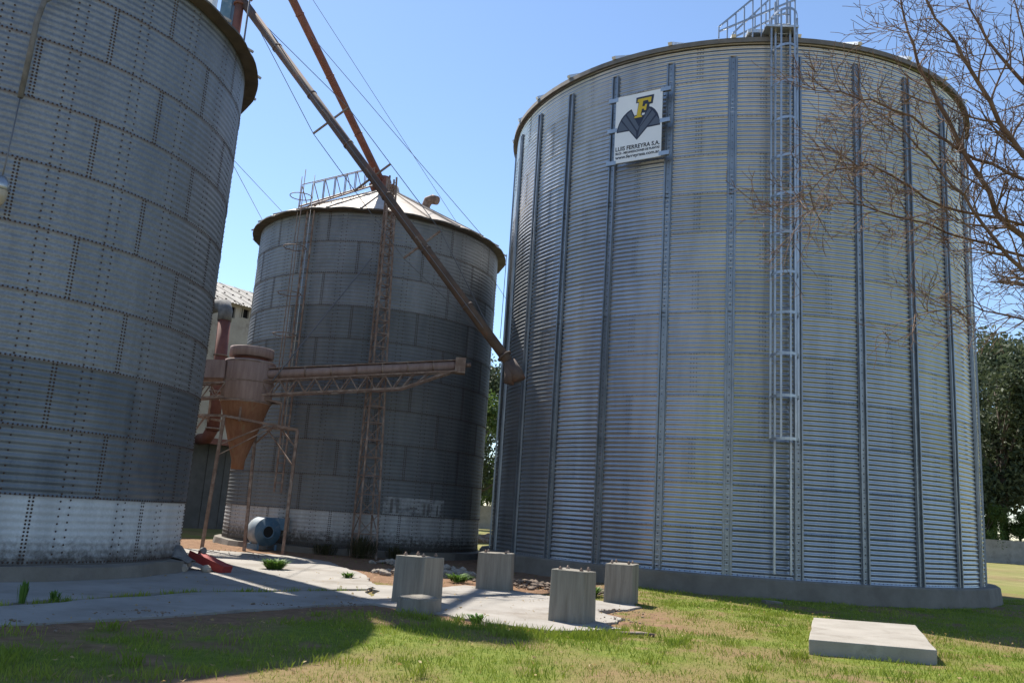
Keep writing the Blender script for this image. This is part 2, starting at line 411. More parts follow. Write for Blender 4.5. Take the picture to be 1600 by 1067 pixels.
GZ = np.where(conc, -.05, GZ * np.clip(dc / 1.0, .15, 1) + .0)
d3 = np.hypot(GX - S3[0], GY - S3[1]); GZ = np.where(d3 < S3[2] + 1.0, np.clip(GZ, -.03, .05), GZ)
nx, ny = len(gx), len(gy)
V = np.stack([GX.ravel(), GY.ravel(), GZ.ravel()], 1)
ii = (np.arange(ny - 1)[:, None] * nx + np.arange(nx - 1)[None]).ravel()
F = np.stack([ii, ii + 1, ii + 1 + nx, ii + nx], 1)
gme = np_mesh('ground', V, F, True)
at = gme.attributes.new('bare', 'FLOAT', 'POINT'); at.data.foreach_set('value', bare.ravel().astype(np.float32))
at = gme.attributes.new('dry', 'FLOAT', 'POINT'); at.data.foreach_set('value', dry_amount(GX, GY).ravel().astype(np.float32))

def ground_mat():
    m = bpy.data.materials.new('grassy_soil'); m.use_nodes = True
    N = m.node_tree.nodes; L = m.node_tree.links; b = N['Principled BSDF']
    b.inputs['Roughness'].default_value = .95; b.inputs['Specular IOR Level'].default_value = .15
    pos = N.new('ShaderNodeNewGeometry').outputs['Position']
    def noise(s, d=6):
        n = N.new('ShaderNodeTexNoise'); n.inputs['Scale'].default_value = s; n.inputs['Detail'].default_value = d; n.inputs['Roughness'].default_value = .68; L.new(pos, n.inputs['Vector']); return n.outputs[0]
    def ramp(i, a, c, p0=.35, p1=.65):
        r = N.new('ShaderNodeValToRGB'); r.color_ramp.elements[0].position = p0; r.color_ramp.elements[1].position = p1
        r.color_ramp.elements[0].color = (*a, 1); r.color_ramp.elements[1].color = (*c, 1); L.new(i, r.inputs[0]); return r.outputs[0]
    def mix(f, a, c):
        x = N.new('ShaderNodeMixRGB'); L.new(f, x.inputs[0]); L.new(a, x.inputs[1]); L.new(c, x.inputs[2]); return x.outputs[0]
    ab = N.new('ShaderNodeAttribute'); ab.attribute_name = 'bare'
    ad = N.new('ShaderNodeAttribute'); ad.attribute_name = 'dry'
    grass = ramp(noise(9), (.09, .13, .016), (.17, .19, .036))
    straw = ramp(noise(12), (.155, .108, .05), (.235, .17, .08))
    soil = ramp(noise(5), (.13, .072, .042), (.27, .165, .10), .3, .7)
    far = ramp(noise(.25), (.13, .14, .04), (.25, .215, .09))
    g = mix(ad.outputs['Fac'], grass, straw)
    # beyond the modelled blades the material carries the grass
    sx = N.new('ShaderNodeSeparateXYZ'); L.new(pos, sx.inputs[0])
    mr = N.new('ShaderNodeMapRange'); mr.inputs[1].default_value = 26; mr.inputs[2].default_value = 40; L.new(sx.outputs[1], mr.inputs[0])
    g = mix(mr.outputs[0], g, far)
    pale = ramp(noise(1.5), (.16, .135, .085), (.26, .215, .145))  # unseen ground behind the camera, made paler to brighten the silo reflections
    mb_ = N.new('ShaderNodeMapRange'); mb_.inputs[1].default_value = 3.5; mb_.inputs[2].default_value = -3.0; L.new(sx.outputs[1], mb_.inputs[0])
    g = mix(mb_.outputs[0], g, pale)
    c = mix(ab.outputs['Fac'], g, soil)
    L.new(c, b.inputs['Base Color'])
    bp = N.new('ShaderNodeBump'); bp.inputs['Strength'].default_value = .7; bp.inputs['Distance'].default_value = .03
    L.new(noise(35, 4), bp.inputs['Height']); L.new(bp.outputs[0], b.inputs['Normal'])
    return m
ground = link('ground', gme, ground_mat())
tag(ground, kind='structure')

# concrete: apron strips, yard and pad, with ragged broken edges
def ragged(poly, amp=.06, step=.25, seed=0, skip=()):
    rnd = random.Random(seed); out = []
    n = len(poly)
    for i in range(n):
        a = Vector(poly[i]); b = Vector(poly[(i + 1) % n]); L = (b - a).length
        k = max(1, int(L / step)) if i not in skip else 1
        nrm = Vector((-(b - a).y, (b - a).x)).normalized()
        for j in range(k):
            p = a + (b - a) * (j / k)
            if i not in skip: p = p + nrm * rnd.uniform(-amp, amp) + nrm * amp * 1.6 * math.sin((p.x * 1.9 + p.y * 2.7))
            out.append((p.x, p.y))
    return out
def conc_piece(name, poly, z1, seed, amp=.05):
    mb = MB(); mb.prism(ragged(poly, amp, .22, seed), -.12, z1)
    return tag(mb.build(name, MT['apron']), kind='structure')
# direction of the apron (0.58, 0.81); the joint lies 1.5 m behind the front edge
JOINT = [(-10.2, 5.9), (-6.35, 11.25), (-5.7, 12.7), (-4.95, 14.25), (-3.75, 15.3), (-2.35, 16.6)]
conc_piece('apron_strip', APRON_FRONT + [(-2.0, 14.5), (-2.40, 16.48)] + [(x + .06, y - .05) for x, y in JOINT[::-1][1:]], .020, 1, .03)
conc_piece('yard_paving', [(x - .06, y + .06) for x, y in JOINT] + [(-2.46, 17.6), (-2.75, 19.2), (-3.6, 21.5), (-4.6, 23.6), (-5.9, 25.0), (-8.6, 25.4), (-12, 24.6), (-16, 20), (-16, 6)], .026, 2, .035)
conc_piece('plinth_pad', PAD, .030, 3, .07)

# ------------------------------------------------------------------ corrugated silos
def sheet_mesh(name, rad, span, ncor, amp, cols, lap=3.0, flip=False):
    seg = 8; rows = ncor * seg
    zs = np.linspace(0, RH, rows + 1)
    th = np.linspace(-span / 2 - .004, span / 2 + .004, cols + 1)
    Z, T = np.meshgrid(zs, th, indexing='ij')
    rr = rad + amp * np.cos(2 * np.pi * ncor * Z / RH) + .004 * (1 - Z / RH) + .004 * (T / span + .5)
    V = np.stack([(rr * np.cos(T)).ravel(), (rr * np.sin(T)).ravel(), Z.ravel()], 1)
    c = cols + 1
    i = (np.arange(rows)[:, None] * c + np.arange(cols)[None]).ravel()
    F = np.stack([i, i + 1, i + 1 + c, i + c], 1)
    return np_mesh(name, V, F, True)

def bolts_mesh(name, items):
    """items: (radius of the silo, angle, z, bolt radius) -> low hexagonal heads facing outwards"""
    A = np.array(items); n = len(A)
    rad, th, z, br = A.T
    nrm = np.stack([np.cos(th), np.sin(th), 0 * th], 1); tan = np.stack([-np.sin(th), np.cos(th), 0 * th], 1); up = np.array([0, 0, 1.])
    c = nrm * rad[:, None] + up * z[:, None]
    Vs = []
    for k in range(5):
        q = 2 * math.pi * k / 5
        Vs.append(c + (tan * math.cos(q) + up * math.sin(q)) * br[:, None])
    Vs.append(c + nrm * (br * .6)[:, None])
    V = np.stack(Vs, 1).reshape(-1, 3)
    base = (np.arange(n) * 6)[:, None]
    F = np.concatenate([base + np.array([[k, (k + 1) % 5, 5]]) for k in range(5)], 0)
    return np_mesh(name, V, F, False)

def silo_sheets(root, sil, rings, per, ncor, amp, even_deg, ring_mat, name='wall_sheet'):
    rad = sil[2]; span = 2 * math.pi / per
    base = sheet_mesh(name, rad, span, ncor, amp, 8)
    byname = {}
    for k in range(rings):
        for j in range(per):
            m = ring_mat(k, j)
            if m.name not in byname:
                me = base.copy(); me.materials.append(m); byname[m.name] = me
            o = bpy.data.objects.new(name, byname[m.name]); COL.objects.link(o); o.parent = root
            seam = R(even_deg) + (0 if k % 2 == 0 else span / 2) + j * span
            o.location = (0, 0, k * RH); o.rotation_euler = (0, 0, seam + span / 2)

# --- S3: the new silo with outside stiffeners
new_silo = thing('grain_silo', 'large shiny new galvanised silo with vertical stiffeners on a concrete ring', 'silo', (S3[0], S3[1], S3[3]), group='grain silos')
silo_sheets(new_silo, S3, 13, 14, 9, .0138, -110.1, lambda k, j: MT['new_galv'])
WH3 = 13 * RH
# stiffeners: one hat-shaped upright per 1/28 turn, in spliced lengths
prof = [(-.125, .012), (-.108, .014), (-.104, .068), (-.066, .068), (-.058, .012), (.058, .012), (.066, .068), (.104, .068), (.108, .014), (.125, .012)]
def stiff_mesh():
    mb = MB()
    cuts = [0, 3.2, 6.6, 10.0, WH3 - .45]
    for q in range(4):
        z0, z1 = cuts[q], cuts[q + 1] + (.12 if q < 3 else 0)
        e = .004 * (q % 2)
        pts = [(S3[2] + b + e, a) for a, b in prof]
        vs = [(r_, t_, z0) for r_, t_ in pts] + [(r_, t_, z1) for r_, t_ in pts]
        n = len(pts)
        mb.add(vs, [(i, i + 1, n + i + 1, n + i) for i in range(n - 1)])
        mb.add([vs[i] for i in range(1, 9)], [tuple(range(8))]); mb.add([vs[n + i] for i in range(1, 9)], [tuple(range(8))])
    return mb.mesh('stiffener')
stm = stiff_mesh(); stm.materials.append(MT['galv_dull'])
STIFF0 = -90.52
for k in range(28):
    o = bpy.data.objects.new('stiffener', stm); COL.objects.link(o); o.parent = new_silo
    o.rotation_euler = (0, 0, R(STIFF0 + k * 360 / 28))
# bolts
items = []
for k in range(13):
    for j in range(14):
        seam = -110.1 + (0 if k % 2 == 0 else 360 / 28) + j * 360 / 14
        d = (seam + 90 + 180) % 360 - 180
        if abs(d) > 110: continue
        for c in (-.075, 0, .075):
            for q in range(9):
                items.append((S3[2] + .016, R(seam) + c / S3[2], k * RH + (q + 1) * RH / 9 - .015, .019))
for k in range(0, 14):
    for a in np.arange(-205, 25, .95):
        items.append((S3[2] + .012, R(a), max(.03, k * RH), .016))
for k in range(28):
    a = STIFF0 + k * 360 / 28
    if abs((a + 90 + 180) % 360 - 180) > 110: continue
    for z in np.arange(.1, WH3 - .5, .2):
        items.append((S3[2] + .013, R(a), z, .022))
bo = link('bolts', bolts_mesh('bolts', items), MT['galv_bolt'], new_silo); tag(bo, kind='stuff')
# roof: shallow cone of ribbed sectors with a turned-down brown eave
def roof_sector(name, rad, eave_r, eave_z, apex_r, apex_z, nsec, rib_h, rib_w, droop=.0, eave_drop=.12, tab=.06):
    mb = MB(); a = math.pi / nsec
    def P(r, t, z): return (r * math.cos(t), r * math.sin(t), z)
    n = 5
    rings = [(apex_r, apex_z), (rad * .5, apex_z + (eave_z - apex_z) * (rad * .5 - apex_r) / (eave_r - apex_r)), (eave_r, eave_z), (eave_r + .015, eave_z - eave_drop)]
    vs = []
    for ri, (r, z) in enumerate(rings):
        for i in range(n):
            t = -a + 2 * a * i / (n - 1)
            sag = -droop * (1 - (2 * i / (n - 1) - 1) ** 2) * (1 if ri >= 2 else 0)
            vs.append(P(r, t, z + sag))
    fs = [(ri * n + i, ri * n + i + 1, (ri + 1) * n + i + 1, (ri + 1) * n + i) for ri in range(3) for i in range(n - 1)]
    # soffit from the wall to the eave
    o = len(vs)
    for i in range(n):
        t = -a + 2 * a * i / (n - 1)
        vs.append(P(rad + .01, t, eave_z - eave_drop * .6))
    fs2 = [(2 * n + n + i, 2 * n + n + i + 1, o + i + 1, o + i) for i in range(n - 1)]
    mb.add(vs, fs[:8], 0, True); mb.add(vs, fs[8:] + fs2, 1, False)
    # standing rib on the sector's edge, its end a small tab over the eave
    r0, z0 = apex_r, apex_z; r1, z1 = eave_r + tab, eave_z - tab * .35
    mb.bar(P(r0, -a, z0 + rib_h / 2), P(r1, -a, z1 + rib_h / 2), rib_w, rib_h, 0)
    return mb.mesh(name)
rs = roof_sector('roof_sheet', S3[2], S3[2] + .16, WH3 + .06, .5, WH3 + 4.1, 28, .09, .12, eave_drop=.15, tab=.05)
rs.materials.append(MT['roof_new']); rs.materials.append(MT['eave'])
for k in range(28):
    o = bpy.data.objects.new('roof_sheet', rs); COL.objects.link(o); o.parent = new_silo
    o.rotation_euler = (0, 0, R(STIFF0 + (k + .5) * 360 / 28))
mb = MB(); mb.lathe([(0, WH3 + 4.45), (.75, WH3 + 4.3), (.75, WH3 + 4.0)], n=24); mb.build('roof_cap', MT['roof_new'], new_silo)
# foundation ring, cast in flat facets
mb = MB()
for rr in ((S3[2] + .40),):
    poly = [(rr * math.cos(R(STIFF0 + (k + .5) * 360 / 28)), rr * math.sin(R(STIFF0 + (k + .5) * 360 / 28))) for k in range(28)]
    poly_b = [(x * 1.008, y * 1.008) for x, y in poly]
    n = 28
    vs = [(x, y, -.62) for x, y in poly_b] + [(x, y, -.03) for x, y in poly] + [(x * .997, y * .997, 0) for x, y in poly]
    fs = [(i, (i + 1) % n, n + (i + 1) % n, n + i) for i in range(n)] + [(n + i, n + (i + 1) % n, 2 * n + (i + 1) % n, 2 * n + i) for i in range(n)] + [tuple(range(2 * n, 3 * n))]
    mb.add(vs, fs)
mb.build('foundation', MT['found'], new_silo)

# caged ladder on the new silo
def polar(r, deg, z): return Vector((r * math.cos(R(deg)), r * math.sin(R(deg)), z))
LA = -93.6                                # ladder azimuth seen from the silo axis
e_r = Vector((math.cos(R(LA)), math.sin(R(LA)), 0)); e_t = Vector((-math.sin(R(LA)), math.cos(R(LA)), 0))
def lad(rad_off, tang, z): return e_r * (S3[2] + rad_off) + e_t * tang + Vector((0, 0, z))
lad_root = bpy.data.objects.new('ladder', None)
ladder = MB()
for t in (-.23, .17): ladder.bar(lad(.20, t, .12), lad(.20, t, WH3 + 1.1), .05, .07, up=e_r)
lob = ladder.build('ladder_rails', MT['galv_trim'], new_silo)
rung = MB(); rung.tube([lad(.20, -.23, 0), lad(.20, .17, 0)], .016, 6)
rme = rung.mesh('rung'); rme.materials.append(MT['galv_trim'])
for q in range(int((WH3 + .9) / .3)):
    o = bpy.data.objects.new('rung', rme); COL.objects.link(o); o.parent = lob; o.location = (0, 0, .25 + q * .3)
hoop = MB()
hp = []
for q in range(0, 13):
    a = math.pi * (q / 12)
    hp.append(lad(.22 + .62 * math.sin(a), -.03 - .36 * math.cos(a), 0))
for a, b in zip(hp[:-1], hp[1:]): hoop.bar(a, b, .012, .07)
hme = hoop.mesh('cage_hoop'); hme.materials.append(MT['galv_trim'])
hz = [3.37 + q * 1.06 for q in range(12)]
for z in hz:
    o = bpy.data.objects.new('cage_hoop', hme); COL.objects.link(o); o.parent = lob; o.location = (0, 0, z)
for q in (1, 4, 8, 11):
    mb = MB(); p = hp[q]; mb.bar(p + Vector((0, 0, hz[0])), p + Vector((0, 0, hz[-1])), .05, .012, up=e_r); mb.build('cage_bar', MT['galv_trim'], lob)
brk = MB()
for q in range(8):
    for t in (-.23, .17): brk.bar(lad(.0, t, .5 + q * 1.95), lad(.2, t, .5 + q * 1.95), .05, .04)
brk.build('ladder_bracket', MT['galv_trim'], lob)
# roof stairway rails and landing by the ladder head
rl = MB()
for f_ in (1.0, .52):
    rl.bar(lad(.02, -1.75, WH3 + .10 + .30 * f_), lad(.02, .36, WH3 + .10 + 2.35 * f_), .045, .045)
    rl.bar(lad(-.75, -1.2, WH3 + .40 + .30 * f_), lad(-.75, .36, WH3 + .40 + 2.0 * f_), .045, .045)
for q in range(10):
    u = q / 9; t = -1.75 + 2.11 * u
    rl.bar(lad(.02, t, WH3 + .05), lad(.02, t, WH3 + .10 + .30 + 2.05 * u), .035, .035)
for q in range(6):
    u = q / 5; t = -1.2 + 1.56 * u
    rl.bar(lad(-.75, t, WH3 + .35), lad(-.75, t, WH3 + .70 + 1.70 * u), .035, .035)
rl.build('roof_handrail', MT['galv_trim'], new_silo)
mb = MB(); mb.box(lad(-.05, -.1, WH3 + .24), (.9, .95, .06), rz=R(LA + 90)); mb.box(lad(-.35, -.55, WH3 + .36), (.75, .6, .10), rz=R(LA + 90)); mb.build('landing', MT['roof_new'], new_silo)

# company board bolted across two stiffeners
sg = thing('sign_board', 'white company sign with yellow F and grey fan emblem high on the new silo', 'sign')
A_ = Vector((2.49, 22.70, 0)); B_ = Vector((3.90, 21.83, 0))
su = (B_ - A_).normalized(); sn = Vector((su.y, -su.x, 0)); SW = 1.42; SHT = 2.05; SZ = 11.58
so = (A_ + B_) / 2 - su * SW / 2 + Vector((0, 0, SZ)) + sn * .03
sg.location = so; sg.rotation_euler = (0, 0, math.atan2(su.y, su.x))
# local frame: x along the board, -y towards the viewer, z up
mb = MB(); mb.box((SW / 2, 0, SHT / 2), (SW, .02, SHT)); mb.build('board', MT['sign_white'], sg)
mb = MB()
for x in (.02, SW - .02): mb.box((x, .03, SHT / 2), (.035, .035, SHT))
for z in (.02, SHT - .02): mb.box((SW / 2, .03, z), (SW - .08, .035, .035))
mb.build('frame', MT['galv_trim'], sg)
for x0, zz in ((-.16, (.03, 1.03, 1.98)), (SW + .02, (.08, 1.07, 2.02))):
    for z in zz:
        mb = MB(); mb.box((x0 + .07, -.012, z), (.30, .012, .12)); mb.box((x0 + .07, .05, z), (.26, .10, .10)); mb.build('bracket', MT['galv_trim'], sg)
def suv(x, y): return ((x - 190) / 440 * SW, (890 - (x - 180) * .191 - y) / 615 * SHT)
def flat(name, polys, depth, m):
    mb = MB()
    for poly in polys:
        pts = [suv(*q) for q in poly]; n = len(pts)
        ar = sum(pts[i][0] * pts[(i + 1) % n][1] - pts[(i + 1) % n][0] * pts[i][1] for i in range(n))
        if ar < 0: pts = pts[::-1]
        vs = [(x, -.0105 - depth, z) for x, z in pts] + [(x, -.0105, z) for x, z in pts]
        fs = [tuple(range(n))] + [(i, n + i, n + (i + 1) % n, (i + 1) % n) for i in range(n)]
        mb.add(vs, fs)
    return mb.build(name, m, sg)
flat('emblem_fan', [[(205, 605), (212, 560), (225, 520), (245, 475), (270, 440), (305, 405), (342, 380), (378, 452), (465, 430), (500, 352), (535, 360), (565, 382), (590, 415), (607, 460), (617, 522), (497, 547), (402, 663), (325, 583)]], .003, MT['sign_navy'])
flat('emblem_stripe', [[(215, 594), (228, 535), (245, 496), (318, 572)], [(254, 482), (286, 440), (392, 585), (398, 640), (330, 574)], [(297, 430), (338, 396), (372, 462), (420, 545), (404, 578)],
                       [(611, 512), (604, 468), (580, 440), (508, 531)], [(571, 426), (541, 390), (428, 548), (408, 640), (488, 540)], [(530, 383), (505, 368), (470, 440), (420, 545), (440, 520)]], .005, MT['sign_grey'])
flat('emblem_letter_edge', [[(386, 275), (552, 242), (541, 325), (512, 331), (505, 378), (480, 410), (443, 414), (437, 460), (368, 474), (374, 440), (394, 434), (408, 322), (383, 326)]], .008, MT['sign_navy'])
flat('emblem_letter', [[(400, 290), (530, 264), (525, 312), (503, 315), (498, 294), (452, 304), (444, 356), (466, 352), (472, 334), (490, 331), (480, 388), (464, 391), (462, 375), (441, 379), (432, 438), (446, 440), (443, 452), (372, 466), (376, 449), (394, 443), (414, 314), (397, 318)]], .011, MT['sign_yellow'])
def lettering(txt, x0, z0, width, height, bold):
    cu = bpy.data.curves.new('lettering', 'FONT'); cu.body = txt; cu.size = 1.0; cu.offset = bold; cu.extrude = .0; cu.resolution_u = 3
    tmp = bpy.data.objects.new('lettering', cu); COL.objects.link(tmp)
    bpy.context.view_layer.update()
    me = bpy.data.meshes.new_from_object(tmp.evaluated_get(bpy.context.evaluated_depsgraph_get()))
    bpy.data.objects.remove(tmp)
    co = np.empty(len(me.vertices) * 3); me.vertices.foreach_get('co', co); co = co.reshape(-1, 3)
    mn, mx = co.min(0), co.max(0)
    sx = width / (mx[0] - mn[0]); sz = height / .72
    out = np.stack([x0 + (co[:, 0] - mn[0]) * sx, np.full(len(co), -.0135), z0 + co[:, 1] * sz], 1)
    me.vertices.foreach_set('co', out.ravel()); me.materials.clear(); me.update()
    return link('lettering', me, MT['sign_black'], sg)
lettering('LUIS FERREYRA S.A.', .04, .365, SW - .08, .125, .028)
lettering('SILOS - MECANIZACIONES DE PLANTAS', .04, .255, SW - .08, .066, .045)
lettering('www.ferreyrasa.com.ar', .04, .12, SW - .08, .098, .028)
bpy.context.view_layer.update()

# --- the two old silos
def old_silo(sil, even_deg, label, ring_mat, found_h, name='grain_silo'):
    root = thing(name, label, 'silo', (sil[0], sil[1], sil[3]), group='grain silos')
    silo_sheets(root, sil, 10, 13, 9, .0056, even_deg, ring_mat)
    items = []; sp = 360 / 13
    face = math.degrees(math.atan2(-sil[1], -sil[0]))
    vis = lambda a: abs((a - face + 180) % 360 - 180) < 105
    for k in range(10):
        for j in range(13):
            seam = even_deg + (0 if k % 2 == 0 else sp / 2) + j * sp
            if not vis(seam): continue
            for c in (-.03, .03):
                for z in np.arange(.04, RH, .062): items.append((sil[2] + .010, R(seam) + c / sil[2], k * RH + z, .021))
            for s in (-sp / 4, sp / 4):
                if not vis(seam + s): continue
                for c in (-.085, .085):
                    for z in np.arange(.06, RH, .124): items.append((sil[2] + .010, R(seam + s) + c / sil[2], k * RH + z + (.03 if c > 0 else 0), .019))
    for k in range(0, 11):
        for a in np.arange(0, 360, .9):
            if vis(a): items.append((sil[2] + .012, R(a), min(max(.05, k * RH + .02), 10 * RH - .04), .019))
    tag(link('bolts', bolts_mesh('bolts', items), MT['rust_bolt'], root), kind='stuff')
    H = 10 * RH
    rs = roof_sector('roof_sheet', sil[2], sil[2] + .30, H - .04, .45, H + 2.40, 26, .05, .05, droop=-.05, eave_drop=.055, tab=.07)
    rs.materials.append(MT['roof_old']); rs.materials.append(MT['eave_old'])
    for k in range(26):
        o = bpy.data.objects.new('roof_sheet', rs); COL.objects.link(o); o.parent = root
        o.rotation_euler = (0, 0, R(even_deg + sp / 4 + k * 360 / 26))
    mb = MB(); mb.lathe([(0, H + 2.75), (.42, H + 2.7), (.5, H + 2.42), (.45, H + 2.3)], n=20); mb.build('roof_cap', MT['roof_old'], root)
    mb = MB()
    n = 48; rr = sil[2] + .28
    ro = [rr + .05 * math.sin(k * 2.1) + .03 * math.sin(k * 5.3) for k in range(n)]
    top = [(ro[k] * math.cos(2 * math.pi * k / n), ro[k] * math.sin(2 * math.pi * k / n), -.01 - .02 * math.sin(k * 1.3)) for k in range(n)]
    bot = [(x * 1.012, y * 1.012, -found_h - .1) for x, y, z in top]
    mb.add(bot + top, [(i, (i + 1) % n, n + (i + 1) % n, n + i) for i in range(n)] + [tuple(range(n, 2 * n))])
    mb.build('foundation', MT['found'], root)
    return root

RT = random.Random(4)
def rm1(k, j): return MT['white_foot'] if k == 0 else (MT['old_dark'] if k == 1 or (k == 2 and RT.random() < .75) else MT['old_light'])
def rm2(k, j): return MT['white_foot_dirty'] if k == 0 else (MT['old_dark2'] if k <= 5 or (k == 6 and RT.random() < .6) else MT['old_mid'])
near_silo = old_silo(S1, -41.1 + .2, 'nearest old grey silo with rust-lined seams and a white painted foot', rm1, .25)
mid_silo = old_silo(S2, -90.3, 'old dark silo behind the lattice mast, with pale cone roof and caged ladder', rm2, .21)

# half painted-over white patch with dark letter strokes on the middle silo, following the corrugation
def wall_patch(root, sil, a0, a1, z0, z1, m, name, off=.004):
    n = max(2, int(abs(a1 - a0) / 2)); rows = max(2, int((z1 - z0) / (RH / 72)))
    zs = np.linspace(z0, z1, rows + 1); th = np.radians(np.linspace(a0, a1, n + 1))
    Z, T = np.meshgrid(zs, th, indexing='ij')
    rr = sil[2] + .0056 * np.cos(2 * np.pi * 9 * (Z % RH) / RH) + .008 + off
    V = np.stack([(rr * np.cos(T)).ravel(), (rr * np.sin(T)).ravel(), Z.ravel()], 1); c = n + 1
    i = (np.arange(rows)[:, None] * c + np.arange(n)[None]).ravel()
    return link(name, np_mesh(name, V, np.stack([i, i + 1, i + 1 + c, i + c], 1), True), m, root)
def ang2(x, y): return math.degrees(math.atan2(y - S2[1], x - S2[0]))
pa = ang2(-3.775, 27.597); pb = ang2(-1.93, 28.855)
wall_patch(mid_silo, S2, pa, pb, RH + .03, RH + .58, MT['pave_paint'], 'painted_patch')
for (u0, u1, v0, v1) in ((.10, .14, .05, .55), (.19, .23, .05, .55), (.40, .52, .22, .29), (.62, .655, .03, .45), (.69, .725, .03, .45), (.86, .89, .03, .42)):
    wall_patch(mid_silo, S2, pa + (pb - pa) * u0, pa + (pb - pa) * u1, RH + .03 + v0 * .9, RH + .03 + v1 * .9, MT['junk'], 'letter_stroke', .009)

# ladder with hoops on the middle silo
LB = -114.0
f_r = Vector((math.cos(R(LB)), math.sin(R(LB)), 0)); f_t = Vector((-math.sin(R(LB)), math.cos(R(LB)), 0))
def lb(ro, t, z): return f_r * (S2[2] + ro) + f_t * t + Vector((0, 0, z))
H2 = 10 * RH
mb = MB()
for t in (-.02, .26): mb.bar(lb(.16, t, 1.6), lb(.16, t, H2 + .15), .05, .05)
lad2 = mb.build('ladder_rails', MT['rust'], mid_silo)
rung = MB(); rung.tube([lb(.16, -.02, 0), lb(.16, .26, 0)], .015, 5); rme = rung.mesh('rung'); rme.materials.append(MT['rust'])
for q in range(31):
    o = bpy.data.objects.new('rung', rme); COL.objects.link(o); o.parent = lad2; o.location = (0, 0, 1.9 + q * .31)
hp = []
for q in range(17):
    a = 2 * math.pi * q / 16; hp.append(lb(.50 + .36 * math.cos(a), -.10 + .38 * math.sin(a), 0))
hm = MB(); hm.tube(hp, .016, 5, cap=False); hme = hm.mesh('cage_hoop'); hme.materials.append(MT['rust'])
for z in (5.2, 6.7, 8.1, 9.7, H2 + .35):
    o = bpy.data.objects.new('cage_hoop', hme); COL.objects.link(o); o.parent = lad2; o.location = (0, 0, z)
for q, m in ((2, MT['rust']), (6, MT['galv_trim']), (10, MT['rust'])):
    mb = MB(); p = hp[q]; mb.tube([p + Vector((0, 0, 3.0 if q == 6 else 5.1)), p + Vector((0, 0, H2 + 1.2))], .014, 5); mb.build('cage_bar', m, lad2)
# roof stair and rail up to the apex
mb = MB()
p0 = lb(.15, -.1, H2 + .15); p1 = Vector((-.55, -.9, H2 + 2.35))
for s in (0, 1):
    offv = f_t * (.45 * s - .3)
    a = p0 + offv; b = p1 + offv * .8
    mb.bar(a, b, .10, .05)
    mb.bar(a + Vector((0, 0, .8)), b + Vector((0, 0, .72)), .03, .03)
    for q in range(7):
        u = q / 6; c = a.lerp(b, u); mb.bar(c, c + Vector((0, 0, .76)), .025, .025)
        if q < 6 and s == 0: mb.bar(c + Vector((0, 0, .76)), a.lerp(b, u + .1), .022, .022)
mb.build('roof_stair_rail', MT['rust'], mid_silo)
# bent vent pipe on the roof
mb = MB(); vb = Vector((1.67, -.9, H2 + 1.12))
mb.tube([vb, vb + Vector((0, 0, .55)), vb + Vector((.08, -.05, .75)), vb + Vector((.25, -.12, .80)), vb + Vector((.45, -.22, .72))], [.16, .17, .19, .19, .17], 12)
mb.build('roof_vent', MT['rust'], mid_silo)

# lamp on a bent arm with its conduit, fixed to the near silo
lamp = thing('yard_lamp', 'old yard lamp hanging from a bent pipe arm on the nearest silo', 'lamp', (.10, .05, 0))
mb = MB(); mb.tube([(-8.02, 13.75, 10.6), (-8.45, 13.35, 10.0), (-8.58, 13.2, 9.75), (-8.62, 13.17, 9.35), (-8.64, 13.16, 7.9)], .045, 8); mb.build('pipe_arm', MT['junk'], lamp)
mb = MB(); mb.tube([(-8.64, 13.16, 7.95), (-8.62, 13.10, 6.9), (-8.60, 13.04, 6.42)], .012, 5); mb.build('cord', MT['cable'], lamp)
mb = MB(); mb.lathe([(0, .24), (.06, .22), (.13, .10), (.14, .0), (.12, -.02)], (-8.60, 13.04, 6.22), 20); mb.build('lamp_shade', MT['galv_trim'], lamp)
mb = MB(); mb.lathe([(.12, 0), (.125, -.08), (.10, -.20), (.05, -.26), (0, -.27)], (-8.60, 13.04, 6.20), 20); mb.build('lamp_globe', MT['lamp_glass'], lamp)

# ------------------------------------------------------------------ elevator, spouts, mast, conveyor
elev = thing('bucket_elevator', 'tall bucket elevator with grey, blue and red legs behind the nearest silo', 'elevator', (-9.95, 24.6, 0))
mb = MB(); mb.box((-.62, .25, 11), (.36, .42, 22)); mb.build('up_leg', MT['sign_white'], elev)
mb = MB(); mb.box((.12, .0, 11), (.34, .42, 22)); mb.build('down_leg', MT['blue'], elev)
mb = MB(); mb.tube([(.50, -.1, 0), (.50, -.1, 17.6)], .14, 12); 
for z in np.arange(1, 17.5, 2.0): mb.tube([(.50, -.1, z), (.50, -.1, z + .06)], .19, 12)
mb.tube([(.50, -.1, 17.3), (.62, -.05, 17.5), (.85, 0, 17.45)], [.20, .22, .2], 12)
mb.build('discharge_pipe', MT['rust_red'], elev)
mb = MB()
for x, y in ((-.95, -.5), (.95, -.5)): mb.tube([(x, y, 0), (x, y, 22)], .03, 6)
for z in np.arange(1, 22, 1.0): mb.bar((-.95, -.5, z), (-.55, -.2, z), .03); 
mb.build('guide_poles', MT['cable'], elev)
mb = MB(); mb.box((-.1, .05, 22.5), (1.5, .8, 1.2)); mb.lathe([(.0, -.42), (.62, -.42), (.62, .42), (0, .42)], (-.1, .05, 23.0), 20, mat=Matrix.Rotation(R(90), 3, 'X')); mb.build('head', MT['blue'], elev)

